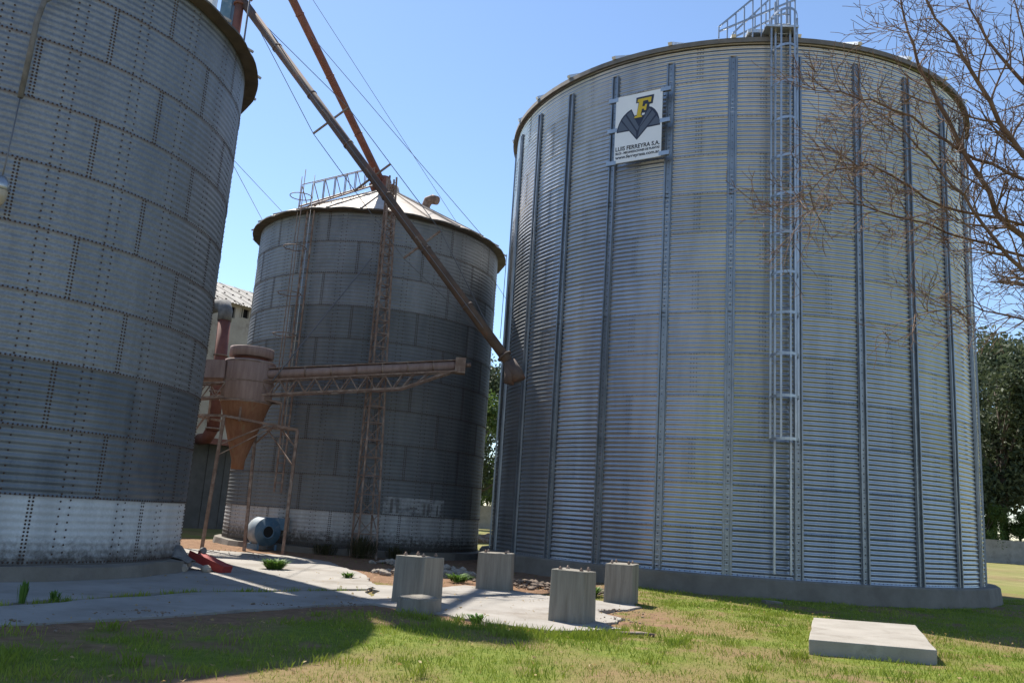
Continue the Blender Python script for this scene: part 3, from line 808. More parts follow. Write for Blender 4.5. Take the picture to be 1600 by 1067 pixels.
def spout(name, label, a, b, rad, m, nfl, brackets, sag_up):
    a = Vector(a); b = Vector(b); root = thing(name, label, 'grain spout', b)
    d = (b - a).normalized(); n1 = d.cross(Vector((0, 0, 1))).normalized(); n2 = n1.cross(d).normalized()
    mb = MB(); mb.tube([a - b, Vector((0, 0, 0))], rad, 14); pp = mb.build('pipe', m, root)
    L = (b - a).length
    for q in range(1, nfl):
        c = (a - b) * (1 - q / nfl); mb = MB(); mb.tube([c - d * .03, c + d * .03], rad * 1.13, 14); mb.build('flange', m, root)
    ends = []
    for u in brackets:
        c = (a - b) * (1 - u)
        mb = MB()
        arms = []
        for s1 in (-1, 1):
            for v in (n1, n2):
                t = c + v * s1 * rad * 4.6; mb.bar(c + v * s1 * rad * .9, t, .05, .05); arms.append(t)
        mb.build('outrigger', MT['rust'], root); ends.append(arms)
    if brackets:
        st = (a - b) + d * .3; en = -d * .5
        for k in range(4):
            pts = [st] + [e[k] for e in ends] + [en]
            mb = MB(); mb.tube(pts, .011, 4, smooth=False); mb.build('stay_cable', MT['cable'], root)
    return root, d
sp1, d1 = spout('grain_spout', 'long rusty grey spout pipe slanting down across the middle silo', (-9.35, 24.55, 17.15), (.02, 23.0, 5.62), .145, MT['pipe_grey'], 7, (.36, .52, .70), 0)
mb = MB(); mb.tube([Vector((0, 0, 0)) - d1 * .35, Vector((0, 0, 0)) - d1 * .30], .22, 14); mb.tube([-d1 * .1, d1 * .25 + Vector((0, 0, -.02)), d1 * .38 + Vector((.0, 0, -.12))], [.19, .19, .2], 14)
mb.tube([-d1 * .12, Vector((.0, 0, -.28)), Vector((-.04, 0, -.52))], [.15, .16, .15], 12); mb.build('outlet_elbow', MT['pipe_grey'], sp1)
sp2, d2 = spout('grain_spout', 'red spout pipe running down to the apex of the middle silo', (-10.4, 24.75, 21.9), (-5.45, 31.75, 13.95), .15, MT['rust_red'], 5, (), 0)
mb = MB(); mb.box((-.05, -.25, -.1), (.95, .75, .10)); mb.lathe([(.2, -.05), (.3, .35), (.22, .55)], (-.05, -.05, -.1), 14); mb.build('inlet_box', MT['rust_red'], sp2)

def cable(label, a, b, rad=.012, sag=0.0, group='guy cables'):
    a = Vector(a); b = Vector(b); pts = []
    for q in range(9):
        u = q / 8; p = a.lerp(b, u); p.z -= sag * 4 * u * (1 - u); pts.append(p - a)
    mb = MB(); mb.tube(pts, rad, 4, smooth=False); o = mb.build('guy_cable', MT['cable']); o.location = a
    return tag(o, label, 'cable', group)
cable('thin cable slanting from the red spout down past the middle silo roof', (-9.2, 26.0, 20.6), (1.6, 38.0, 8.6))
cable('thin cable from the red spout to the eave of the middle silo', (-8.0, 27.9, 18.1), (-.95, 30.6, 11.4))
cable('thin cable crossing the gap between nearest silo and middle silo roof', (-9.9, 27.0, 12.8), (-8.9, 30.0, 12.1))
cable('thin cable dropping behind the nearest silo towards the mill roof', (-9.6, 25.0, 12.5), (-9.9, 34.0, 11.6))
cable('thin cable hanging down the right side of the middle silo', (-.42, 30.9, 11.3), (-.45, 30.9, 8.0))
cable('pale tie rod slanting from the lattice mast down to the conveyor', (-4.75, 26.35, 9.4), (-7.2, 25.5, 5.1), .02)

mast = thing('lattice_mast', 'rusty lattice mast standing in front of the middle silo', 'mast', (-4.10, 26.62, 0))
MTOP = 12.35
def mp(ix, iy, z):
    w = .31 + (.12 - .31) * min(1, z / MTOP); a = R(28)
    x, y = ix * w, iy * w
    cx = -.27 * z / MTOP
    return Vector((x * math.cos(a) - y * math.sin(a) + cx, x * math.sin(a) + y * math.cos(a), z))
cor = [(-1, -1), (1, -1), (1, 1), (-1, 1)]
for c in cor:
    mb = MB(); mb.bar(mp(*c, 0), mp(*c, MTOP), .055, .055); mb.build('leg', MT['rust'], mast)
z = .1; lv = 0
while z < MTOP - .3:
    st = .62 - .015 * lv; z2 = min(z + st, MTOP - .05)
    mb = MB()
    for q in range(4):
        a, b = cor[q], cor[(q + 1) % 4]
        mb.bar(mp(*a, z), mp(*b, z), .03); mb.bar(mp(*a, z), mp(*b, z2), .024)
    mb.build('lattice_bay', MT['rust'], mast); z = z2; lv += 1

conv = thing('conveyor', 'rusty screw conveyor on a lattice beam running past the middle silo', 'conveyor', (-4.14, 26.05, 5.74))
ca = Vector((-10.2, 25.55, 4.98)) - conv.location; cb = Vector((-1.62, 26.15, 6.06)) - conv.location
cd = (cb - ca).normalized(); cs = Vector((cd.y, -cd.x, 0)).normalized()
mb = MB(); mb.tube([ca, cb], .145, 14); mb.build('trough', MT['cyclone'], conv)
mb = MB(); mb.bar(ca + Vector((0, 0, .165)), cb + Vector((0, 0, .165)), .26, .03); mb.build('cover', MT['rust'], conv)
for q in range(1, 11):
    c = ca.lerp(cb, q / 11); mb = MB(); mb.tube([c - cd * .025, c + cd * .025], .175, 14); mb.build('flange', MT['rust'], conv)
mb = MB(); mb.box(cb + cd * .05 + Vector((0, 0, -.02)), (.32, .40, .48), rz=math.atan2(cd.y, cd.x)); mb.tube([cb + cd * .2, cb + cd * .38], .07, 8); mb.build('end_housing', MT['rust'], conv)
lo = Vector((0, 0, -.66)); hi = Vector((0, 0, -.22))
uend = .80
for s in (-1, 1):
    mb = MB()
    mb.bar(ca + hi + cs * .2 * s, cb + hi * .9 + cs * .2 * s, .05)
    mb.bar(ca + lo + cs * .2 * s, ca.lerp(cb, uend) + lo + cs * .2 * s, .06)
    mb.bar(ca.lerp(cb, uend) + lo + cs * .2 * s, ca.lerp(cb, .97) + hi + cs * .2 * s, .05)
    n = 26
    for q in range(n):
        u0 = uend * q / n; u1 = uend * (q + 1) / n
        a_ = ca.lerp(cb, u0) + (lo if q % 2 else hi); b_ = ca.lerp(cb, u1) + (hi if q % 2 else lo)
        mb.bar(a_ + cs * .2 * s, b_ + cs * .2 * s, .03)
    for q in range(3):
        u0 = uend + (1 - uend) * .8 * q / 3; u1 = u0 + .04
        mb.bar(ca.lerp(cb, u0) + lo.lerp(hi, q / 3) + cs * .2 * s, ca.lerp(cb, u1) + hi + cs * .2 * s, .03)
    mb.build('lattice_beam', MT['rust'], conv)

# cyclone on its stand
cyc = thing('dust_cyclone', 'rust-streaked dust cyclone with cone bottom between the two old silos', 'cyclone', (-8.08, 26.0, 0))
mb = MB(); mb.lathe([(0, 5.75), (.55, 5.74), (.76, 5.70), (.77, 5.66), (.765, 4.42), (.74, 4.40)], n=36); mb.build('drum', MT['cyclone'], cyc)
mb = MB(); mb.lathe([(.745, 4.42), (.20, 2.66), (.19, 2.40), (.0, 2.40)], n=36); mb.build('cone', MT['cone'], cyc)
mb = MB(); mb.lathe([(.50, 5.70), (.50, 5.84)], n=28, mi=1); mb.lathe([(.0, 6.13), (.66, 6.12), (.67, 6.08), (.67, 5.84), (.62, 5.83), (0, 5.83)], n=28); mb.build('cap', [MT['cyclone'], MT['rust_red']], cyc)
mb = MB(); mb.bar((-.6, -.35, 5.36), (-2.6, -.55, 5.26), .42, .55); mb.box((-1.3, -.42, 5.33), (.06, .5, .64)); mb.build('inlet_duct', MT['cyclone'], cyc)
mb = MB()
for q in (0, 1, 2): mb.lathe([(.78, 4.42 + q * .6), (.78, 4.46 + q * .6)], n=36)
mb.build('band', MT['rust'], cyc)
stand = thing('cyclone_stand', 'rusty angle-iron stand under the dust cyclone', 'stand', (-8.08, 26.0, 0))
O_ = Vector((-8.08, 26.0, 0))
LG = [Vector((-8.62, 25.4, 0)) - O_, Vector((-6.28, 25.5, 0)) - O_, Vector((-7.62, 26.2, 0)) - O_, Vector((-10.1, 26.65, 0)) - O_]
TP = [Vector((-8.45, 25.3, 3.93)) - O_, Vector((-6.24, 25.4, 3.66)) - O_, Vector((-7.72, 26.2, 3.72)) - O_, Vector((-10.0, 26.6, 4.0)) - O_]
for a, b in zip(LG, TP):
    mb = MB(); mb.bar(a, b, .085, .085); mb.build('leg', MT['rust'], stand)
mb = MB()
for q in range(4): mb.bar(TP[q], TP[(q + 1) % 4], .07, .07)
mb.build('top_frame', MT['rust'], stand)
UP = [Vector((-8.0, 25.35, 4.62)) - O_, Vector((-6.95, 25.9, 4.48)) - O_, Vector((-7.7, 26.75, 4.55)) - O_, Vector((-9.3, 26.4, 4.62)) - O_]
mb = MB()
for q in range(4):
    mb.bar(UP[q], UP[(q + 1) % 4], .06, .06); mb.bar(UP[q], UP[q] - Vector((0, 0, .82)), .055, .055)
mb.build('upper_frame', MT['rust'], stand)
for br_ in ((TP[1].lerp(LG[1], .14), TP[1].lerp(TP[2], .4), .04), (TP[2].lerp(LG[2], .14), TP[2].lerp(TP[1], .4), .04), (TP[0].lerp(LG[0], .22), TP[0].lerp(TP[1], .62), .04), (TP[1].lerp(LG[1], .30), TP[1].lerp(TP[2], .75), .035), (TP[0].lerp(LG[0], .30), TP[1].lerp(TP[0], .3), .03), (TP[3].lerp(LG[3], .25), TP[3].lerp(TP[0], .5), .04)):
    mb = MB(); mb.bar(*br_); mb.build('brace', MT['rust'], stand)

# blower at the foot of the middle silo
fan = thing('blower_fan', 'blue and white blower fan at the foot of the middle silo', 'fan', (-7.36, 27.12, .02), R(-48))
rx = Matrix.Rotation(R(90), 3, 'Y')
mb = MB(); mb.lathe([(0, -.33), (.50, -.33), (.52, -.30), (.52, .30), (.50, .33)], (0, 0, .66), 32, mat=rx); fan.scale = (.85, .85, .85); mb.build('casing', MT['fan_white'], fan)
mb = MB(); mb.lathe([(.515, .335), (.515, .345), (.20, .345), (.20, .40), (.24, .40), (.24, .35)], (0, 0, .66), 32, mat=rx); mb.build('side_plate', MT['blue'], fan)
mb = MB(); mb.lathe([(0, .36), (.20, .36)], (0, 0, .66), 24, mat=rx); mb.build('inlet', MT['dark'], fan)
mb = MB(); mb.box((.0, .42, .95), (.6, .75, .42)); mb.box((.0, .81, .95), (.7, .04, .5), mi=1); mb.build('outlet', [MT['blue'], MT['rust']], fan)
mb = MB()
for y in (-.35, .35): mb.box((0, y, .11), (.8, .08, .2))
for s in (-1, 1): mb.bar((.3 * s, -.38, .05), (.3 * s, -.15, .5), .05)
mb.build('foot', MT['blue'], fan)

# ------------------------------------------------------------------ mill building at the back
mill = thing('mill_building', 'stained plaster mill building with corrugated roof behind the silos', 'building', (-14.305, 40.0, 0), math.atan2(.8, .6))
# local x along the wall (away from the camera), local -y out of the wall to the yard
EZ = 11.0
mb = MB()
def wallq(x0, x1, z0, z1, y=0): mb.box(((x0 + x1) / 2, y + .15, (z0 + z1) / 2), (x1 - x0, .3, z1 - z0))
wallq(-16, .35, 4.2, EZ); wallq(.35, .95, 4.2, 10.15); wallq(.35, .95, 10.75, EZ); wallq(.95, 1.25, 4.2, EZ); wallq(1.25, 1.75, 4.2, 10.3); wallq(1.25, 1.75, 10.8, EZ); wallq(1.75, 18, 4.2, EZ)
wallq(-16, -14, 0, 4.2); wallq(16, 18, 0, 4.2)
mb.box((-15.85, 5, EZ / 2), (.3, 9.7, EZ)); mb.box((17.85, 5, EZ / 2), (.3, 9.7, EZ)); mb.box((1, 9.9, EZ / 2), (33.4, .2, EZ))
mb.build('wall', MT['plaster'], mill)
mb = MB(); mb.box((1, 1.2, 5.5), (33, .1, 11)); mb.build('dark_interior', MT['dark'], mill)
mb = MB(); mb.box((1, -.06, 4.1), (30, .12, .28)); mb.build('lintel_beam', MT['rust_red'], mill)
mb = MB()
for q in range(60):
    mb.box((-13.75 + q * .5, .75 + .03 * (q % 2), 2.0), (.5, .05, 4.0))
mb.build('dark_recess_sheet', MT['shed'], mill)  # dark sheets stand in for the shaded interior below the lintel
for x, z, w, h in ((.65, 10.45, .6, .6), (1.5, 10.55, .5, .5)):
    mb = MB(); mb.box((x, .16, z), (w, .02, h), mi=1)
    for s in (-1, 1): mb.box((x + s * w / 2, .03, z), (.05, .1, h)); mb.box((x, .03, z + s * h / 2), (w, .1, .05))
    mb.box((x - .1, .06, z), (.04, .05, h)); mb.build('window', [MT['plaster'], MT['dark']], mill)
# corrugated fibre-cement roof sheets, each one a piece
def fibre_mesh():
    n = 25; w = 1.05; V = []; L_ = 2.0
    for (y, dz) in ((0, 0), (L_, 0)):
        for i in range(n):
            x = -w / 2 + w * i / (n - 1); V.append((x, y, .028 * math.cos(2 * math.pi * 6 * i / (n - 1))))
    F_ = [(i, i + 1, n + i + 1, n + i) for i in range(n - 1)]
    V2 = [(x, y, z - .012) for x, y, z in V]
    F2 = [tuple(reversed([j + len(V) for j in f])) for f in F_]
    F3 = [(i + 1, i, 2 * n + i, 2 * n + i + 1) for i in range(n - 1)]
    me = bpy.data.meshes.new('roof_sheet'); me.from_pydata(V + V2, [], F_ + F2 + F3); me.update()
    me.materials.append(MT['fibre']); return me
fm = fibre_mesh(); tilt = R(24)
for q in range(33):
    for r_ in range(3):
        o = bpy.data.objects.new('roof_sheet', fm); COL.objects.link(o); o.parent = mill
        yy = -.35 + r_ * 1.85 * math.cos(tilt); o.location = (-15.5 + q * 1.0, yy, EZ - .19 + (yy + .35) * math.tan(tilt) + .03 * (r_ == 0) - .014 * r_ + .004 * (q % 2)); o.rotation_euler = (tilt, 0, 0)
mb = MB()
for q in range(66):
    for r_ in range(3):
        yy = -.1 + r_ * 1.85 * math.cos(tilt); mb.box((-15.75 + q * .5, yy, EZ - .19 + (yy + .35) * math.tan(tilt) + .07), (.07, .07, .06))
tag(mb.build('roof_hooks', MT['rust_bolt'], mill), kind='stuff')
mb = MB(); mb.box((1, 7.5, EZ + 1.2), (33, 5, .1)); mb.build('rear_roof', MT['fibre'], mill)
duct = thing('down_duct', 'red vertical duct with grey elbow in front of the mill wall', 'duct', (-12.5, 36.6, 0))
mb = MB(); mb.tube([(-.13, 0, 4.3), (-.28, 0, 9.2)], .27, 14); mb.tube([(-.13, 0, 4.45), (-.5, .5, 4.0), (-1.2, 1.6, 4.0)], .26, 12); mb.build('pipe', MT['duct_red'], duct)
mb = MB(); mb.tube([(-.28, 0, 9.15), (-.30, .05, 9.6), (-.45, .25, 9.9), (-.9, .7, 10.0), (-2.4, 2.2, 10.0)], [.30, .31, .31, .3, .3], 14); mb.build('elbow', MT['junk'], duct)
for z in (4.4, 6, 7.6):
    mb = MB(); mb.tube([(-.03 * z, 0, z - .03), (-.03 * z, 0, z + .03)], .32, 14); mb.build('flange', MT['rust'], duct)

# ------------------------------------------------------------------ concrete blocks in the yard
def plinth(label, x, y, rz, w, d, h):
    root = thing('concrete_plinth', label, 'plinth', (x, y, .0), rz, 'four bolted plinths on the pad')
    bm = bmesh.new(); bmesh.ops.create_cube(bm, size=1.0)
    bmesh.ops.scale(bm, vec=(w, d, h), verts=bm.verts); bmesh.ops.translate(bm, vec=(0, 0, h / 2 + .0), verts=bm.verts)
    for v in bm.verts:
        if v.co.z > h * .5: v.co.x *= random.uniform(.95, .985); v.co.y *= random.uniform(.95, .985); v.co.z += random.uniform(-.02, .012)
        v.co.x += random.uniform(-.008, .008); v.co.y += random.uniform(-.008, .008)
    bmesh.ops.bevel(bm, geom=list(bm.edges), offset=.007, segments=1, affect='EDGES')
    me = bpy.data.meshes.new('block'); bm.to_mesh(me); bm.free()
    link('block', me, MT['plinth'], root)
    for sx in (-1, 1):
        for sy in (-1, 1):
            mb = MB(); c = (sx * w * .30, sy * d * .30)
            mb.tube([(c[0], c[1], h - .02), (c[0], c[1], h + .055)], .014, 8); mb.tube([(c[0], c[1], h), (c[0], c[1], h + .028)], .032, 6, smooth=False)
            mb.build('anchor_bolt', MT['rust'], root)
    return root
plinth('concrete plinth beside the round concrete stump', -1.32, 14.95, R(-27), .60, .66, .79)
plinth('farthest concrete plinth, standing nearest the gap between the silos', -.02, 18.55, R(-8), .72, .62, .77)
plinth('nearest concrete plinth, front right of the pad on the grass edge', 1.22, 13.72, R(-22), .57, .64, .79)
plinth('concrete plinth nearest the new silo foundation', 2.50, 17.40, R(-20), .56, .64, .78)
st = thing('concrete_stump', 'low round broken concrete stump in front of a plinth', 'stump', (-1.18, 13.80, 0))
bm = bmesh.new(); bmesh.ops.create_cone(bm, cap_ends=True, segments=28, radius1=.36, radius2=.335, depth=.24)
for v in bm.verts:
    v.co.z += .10 + random.uniform(-.012, .012); v.co.x *= 1 + random.uniform(-.02, .02)
bmesh.ops.bevel(bm, geom=[e for e in bm.edges if e.calc_length() < .2 and e.verts[0].co.z > .15 and e.verts[1].co.z > .15], offset=.02, segments=2, affect='EDGES')
me = bpy.data.meshes.new('drum'); bm.to_mesh(me); bm.free(); link('drum', me, MT['plinth'], st)
sl = MB(); sl.prism(ragged(SLAB, .004, .3, 5), -.1, .18)
so_ = sl.build('concrete_slab', MT['slab']); bv = so_.modifiers.new('bevel', 'BEVEL'); bv.width = .012; bv.segments = 2; bv.limit_method = 'ANGLE'
tag(so_, 'pale flat concrete slab lying on the grass before the new silo', 'slab')
mb = MB(); mb.box((0, 0, 0), (.42, .20, .07)); o = mb.build('concrete_offcut', MT['found']); o.location = (6.2, 19.6, .04); o.rotation_euler = (.03, .05, .2)
tag(o, 'small flat concrete offcut in the shade at the new silo foundation', 'block')
mb = MB(); mb.tube([(0, 0, 0), (.38, .08, .01), (.55, .02, 0)], .025, 8); o = mb.build('iron_rod', MT['rust']); o.location = (1.75, 12.55, .03)
tag(o, 'short rusty iron rod lying at the pad edge by the nearest plinth', 'rod')

# scrap by the near silo
ch = thing('red_chute', 'red painted steel chute lying on scrap beside the nearest silo', 'chute', (-6.05, 18.35, -.03), R(-24))
ch.scale = (.82, .82, .82)
mb = MB(); t = Matrix.Rotation(R(-20), 3, 'Y').inverted()
def cpt(x, y, z): return Matrix.Rotation(R(15), 3, 'Y') @ Vector((x, y, z)) + Vector((0, 0, .30))
def cbox(x0, x1, y0, y1, z0, z1):
    vs = [cpt(x, y, z) for z in (z0, z1) for y in (y0, y1) for x in (x0, x1)]
    mb.add(vs, [(0, 2, 3, 1), (4, 5, 7, 6), (0, 1, 5, 4), (2, 6, 7, 3), (0, 4, 6, 2), (1, 3, 7, 5)])
cbox(-.55, .66, -.17, -.15, -.10, .10); cbox(-.55, .66, .15, .17, -.10, .10); cbox(-.55, .66, -.15, .15, -.10, -.08); cbox(.64, .66, -.15, .15, -.08, .10); cbox(-.30, .64, -.15, .15, .08, .10)
mb.build('body', MT['red'], ch)
mb = MB(); mb.tube([cpt(-.42, .12, .12), cpt(-.34, .12, .16)], .09, 12); mb.build('pulley', MT['junk'], ch)
def scrap(label, loc, pts, m, name='scrap_sheet', seed=0):
    rnd = random.Random(seed); n = 7; V = []; F_ = []
    for i in range(n):
        for j in range(n):
            u = i / (n - 1); v = j / (n - 1)
            V.append((pts[0] * (u - .5), pts[1] * (v - .5), pts[2] * math.exp(-((u - .5) ** 2 + (v - .4) ** 2) * 6) + rnd.uniform(-.05, .05)))
    F_ = [(i * n + j, i * n + j + 1, (i + 1) * n + j + 1, (i + 1) * n + j) for i in range(n - 1) for j in range(n - 1)]
    me = bpy.data.meshes.new(name); me.from_pydata(V, [], F_); me.update()
    o = link(name, me, m); o.location = loc
    so = o.modifiers.new('thick', 'SOLIDIFY'); so.thickness = .02
    return tag(o, label, 'scrap')
scrap('crumpled dark scrap metal heaped between the silo foot and red chute', (-6.75, 18.2, .14), (.9, .8, .38), MT['junk'], seed=3)
scrap('small grey scrap heap beside the blue pipe at silo foot', (-7.0, 17.2, .16), (.6, .5, .22), MT['junk'], seed=8)
bp_ = thing('blue_pipe', 'short blue pipe lying at the white foot of the nearest silo', 'pipe', (-7.05, 16.2, .33), R(62))
mb = MB(); mb.tube([(-.5, 0, 0), (.45, 0, .10)], .075, 14); mb.tube([(-.5, 0, 0), (-.46, 0, .004)], .095, 14); mb.build('tube', MT['blue'], bp_)
mb = MB(); mb.tube([(-.505, 0, 0), (-.50, 0, 0)], .055, 12); mb.build('bore', MT['dark'], bp_)
for k, (x, y, lb_) in enumerate(((-5.95, 17.95, 'grey rounded stone under the lower end of red chute'), (-6.35, 17.75, 'grey rounded stone at the near edge of the scrap heap'))):
    bm = bmesh.new(); bmesh.ops.create_icosphere(bm, subdivisions=2, radius=.10)
    for v in bm.verts: v.co *= random.uniform(.85, 1.15)
    me = bpy.data.meshes.new('stone'); bm.to_mesh(me); bm.free(); o = link('stone', me, MT['stone']); o.location = (x, y, .08); tag(o, lb_, 'stone')

# ------------------------------------------------------------------ boundary wall and far trees
bw = thing('boundary_wall', 'low grey concrete boundary wall across the far field', 'wall', (0, 91, 0))
pm = MB(); pm.box((0, 0, 1.2), (5.8, .14, 2.4)); pme = pm.mesh('wall_panel'); pme.materials.append(MT['slab'])
qm = MB(); qm.box((0, 0, 1.35), (.26, .26, 2.7)); qme = qm.mesh('wall_post'); qme.materials.append(MT['concrete'])
for k in range(24):
    x = -40 + k * 6
    o = bpy.data.objects.new('wall_panel', pme); COL.objects.link(o); o.parent = bw; o.location = (x + 3, 0, 0)
    o = bpy.data.objects.new('wall_post', qme); COL.objects.link(o); o.parent = bw; o.location = (x, 0, 0)

def crown_mesh(name, blobs, nleaf, lsize, rng, droop=.3):
    V = []; tot = sum(b[3] ** 2 for b in blobs)
    P = []
    for (x, y, z, r, sz) in blobs:
        k = max(20, int(nleaf * r * r / tot))
        d = rng.normal(size=(k, 3)); d /= np.linalg.norm(d, axis=1)[:, None]
        rad = r * (0.45 + .6 * rng.random(k) ** .6)
        # clumps: pull towards random sub-centres so gaps open up
        cc = rng.normal(size=(max(4, k // 90), 3)); cc /= np.linalg.norm(cc, axis=1)[:, None]
        idx = rng.integers(0, len(cc), k)
        d = d * .55 + cc[idx] * .75 + rng.normal(size=(k, 3)) * .12
        P.append(np.stack([x + d[:, 0] * rad, y + d[:, 1] * rad, z + d[:, 2] * rad * sz], 1))
    P = np.concatenate(P); n = len(P)
    a = rng.normal(size=(n, 3)); a[:, 2] -= droop; a /= np.linalg.norm(a, axis=1)[:, None]
    b = np.cross(a, rng.normal(size=(n, 3))); b /= np.linalg.norm(b, axis=1)[:, None]
    s = (lsize * (.6 + .8 * rng.random(n)))[:, None]
    V = np.stack([P - a * s, P + b * s * .42, P + a * s, P - b * s * .42], 1).reshape(-1, 3)
    F = (np.arange(n) * 4)[:, None] + np.array([[0, 1, 2, 3]])
    return np_mesh(name, V, F, False)
def tree_variant(seed, H, kind):
    rng = np.random.default_rng(seed); rnd = random.Random(seed)
    blobs = []; tr = MB()
    top = H * .8
    tr.tube([(0, 0, -.3), (rnd.uniform(-.3, .3), 0, H * .25), (rnd.uniform(-.6, .6), rnd.uniform(-.5, .5), H * .55), (rnd.uniform(-.8, .8), 0, top)], [H * .022, H * .017, H * .011, H * .004], 8)
    nb = 15 if kind == 'tall' else 11
    for k in range(nb):
        u = .28 + .70 * k / (nb - 1) if kind == 'tall' else .25 + .6 * rnd.random()
        spread = H * (.20 if kind == 'tall' else .30) * (1.15 - abs(u - .55))
        a = rnd.uniform(0, 6.28); rr = spread * rnd.uniform(.3, 1)
        c = (rr * math.cos(a), rr * math.sin(a), H * u)
        r = H * rnd.uniform(.085, .15) * (1.0 if kind == 'tall' else 1.15)
        blobs.append((*c, r, rnd.uniform(.7, 1.15)))
        tr.tube([(0, 0, H * u * .62), (c[0] * .5, c[1] * .5, H * u * .85), c], [H * .007, H * .005, H * .002], 5)
    return tr.mesh('trunk'), crown_mesh('crown', blobs, 15000, H * .0105 + .05, rng)
VAR = []
for s, H_, k, lm in ((1, 24, 'tall', 'leaf_dark'), (2, 24, 'tall', 'leaf_dark'), (3, 24, 'tall', 'leaf_dark'), (4, 12, 'round', 'leaf_mid'), (5, 12, 'round', 'leaf_mid')):
    a, b = tree_variant(s, H_, k); a.materials.append(MT['trunk']); b.materials.append(MT[lm]); VAR.append((a, b))
def tree(label, v, x, y, sc, rz, group):
    root = thing('tree', label, 'tree', (x, y, 0), rz, group); root.scale = (sc, sc, sc)
    a, b = VAR[v]; link('trunk', a, None, root); link('crown', b, None, root)
ROWT = [(56.5, 96, 1.0, 0), (62, 99, 1.1, 1), (69, 96, 1.0, 2), (51.5, 98, .9, 1), (81, 103, 1.1, 0), (63, 110, 1.1, 2), (90, 99, 1.0, 1), (45, 101, .6, 2)]
nm = ['dark eucalyptus tree behind the wall, at the right edge of new silo', 'tall dark eucalyptus tree behind the wall at the right picture edge', 'dark eucalyptus tree behind the wall, third from the new silo', 'slim dark eucalyptus tree half hidden by the new silo edge',
      'dark eucalyptus tree far right behind the wall, fifth along', 'dark eucalyptus tree in the second row behind the wall', 'dark eucalyptus tree farthest right behind the wall', 'small dark eucalyptus tree hidden behind the new silo']
for k, (x, y, s, v) in enumerate(ROWT): tree(nm[k], v, x, y, s, k * 1.7, 'trees behind the boundary wall')
GAP = [(-2.2, 66, 1.0, 3, 'mid green bushy tree seen in the gap between middle and new silos'), (-3.2, 84, .68, 1, 'taller grey green tree behind the bushy tree in the silo gap'), (6, 98, .8, 2, 'dark tree behind the wall, hidden behind the new silo left side'), (22, 99, .8, 0, 'dark tree behind the wall at the middle of new silo'),
       (-12, 97, .75, 4, 'round green tree behind the middle silo'), (-26, 99, .8, 3, 'round green tree behind the mill building')]
for k, (x, y, s, v, l) in enumerate(GAP): tree(l, v, x, y, s, k * 2.3 + .4, 'trees behind the boundary wall')

for k, (x, y, sc_) in enumerate([(-5.5, 93.5, .42), (-1.5, 94.5, .5), (2.5, 93.5, .45), (47, 94, .4), (53, 93.6, .55), (57, 94.2, .5), (61.5, 93.7, .55), (70, 94, .45), (77, 93.6, .5), (85, 94, .5)]):
    tree(['green bush left of the silo gap over the far wall', 'green bush over the far wall in the gap between the silos', 'green bush over the far wall behind the new silo left edge'][k] if k < 3 else ['low bush over the far wall hidden by the new silo', 'low bush over the far wall just right of the new silo', 'low bush over the far wall near the right picture edge', 'low bush over the far wall at the right picture edge', 'low bush over the far wall beyond the right picture edge', 'second low bush over the wall beyond the right picture edge', 'last low bush over the wall far to the right'][k - 3], 3 + k % 2, x, y, sc_, k * 1.3, 'bushes over the boundary wall')

# ------------------------------------------------------------------ bare tree reaching in from the right
bt = thing('bare_tree', 'leafless tree reaching brown twigs in front of the new silo from the right', 'tree', (8.9, 11.4, 0))
BO = Vector((8.9, 11.4, 0))
rt = random.Random(21)
tb = MB(); br = MB(); tw = MB()
tb.tube([(0, 0, -.2), (.03, 0, .8), (-.05, .02, 2.0), (-.1, 0, 3.0), (-.2, -.05, 3.9)], [.24, .19, .17, .16, .13], 12)
LIMBS = [
 ([(7.40, 11.2, 5.40), (6.61, 11.0, 6.12), (6.0, 10.8, 7.03), (5.46, 10.7, 8.0), (5.2, 10.6, 8.72), (5.1, 10.6, 9.62)], .058),
 ([(7.50, 10.5, 6.0), (6.57, 10.3, 6.61), (5.85, 10.0, 7.46), (5.40, 9.9, 8.1), (4.96, 9.8, 8.84)], .062),
 ([(8.31, 12.0, 5.4), (7.56, 12.0, 5.85), (6.61, 12.0, 6.09), (5.65, 12.0, 6.37), (4.78, 12.0, 6.47), (4.06, 12.0, 6.16)], .036),
 ([(7.78, 11.0, 6.3), (6.99, 11.0, 6.62), (6.11, 11.0, 6.99), (5.22, 11.0, 7.56), (4.59, 11.0, 7.71), (4.0, 11.0, 7.77)], .040),
 ([(8.43, 12.0, 4.73), (7.5, 12.0, 4.86), (6.64, 11.8, 4.95), (5.7, 11.6, 4.74)], .032),
 ([(7.95, 11.0, 7.1), (7.08, 11.0, 8.09), (6.48, 11.0, 8.96), (6.23, 11.0, 9.78)], .055),
 ([(7.32, 10.5, 4.67), (6.60, 10.5, 5.14), (5.85, 10.3, 5.81), (5.28, 10.2, 6.43), (4.58, 10.0, 6.91)], .048),
 ([(7.99, 11.5, 5.82), (6.9, 11.5, 6.18), (5.84, 11.4, 6.41), (4.97, 11.3, 6.80), (4.29, 11.2, 6.56), (3.88, 11.2, 6.1)], .034),
 ([(8.3, 11.0, 6.0), (7.6, 10.9, 7.0), (7.2, 11.0, 8.4), (7.0, 11.1, 9.8)], .05),
 ([(9.6, 11.5, 5.5), (10.2, 11.6, 7.0), (10.6, 11.7, 8.6)], .055),
 ([(9.3, 10.8, 5.0), (9.7, 10.0, 6.2), (10.1, 9.4, 7.8)], .05),
 ([(8.9, 12.2, 5.2), (8.7, 13.0, 6.6), (8.4, 13.6, 8.2)], .05),
]
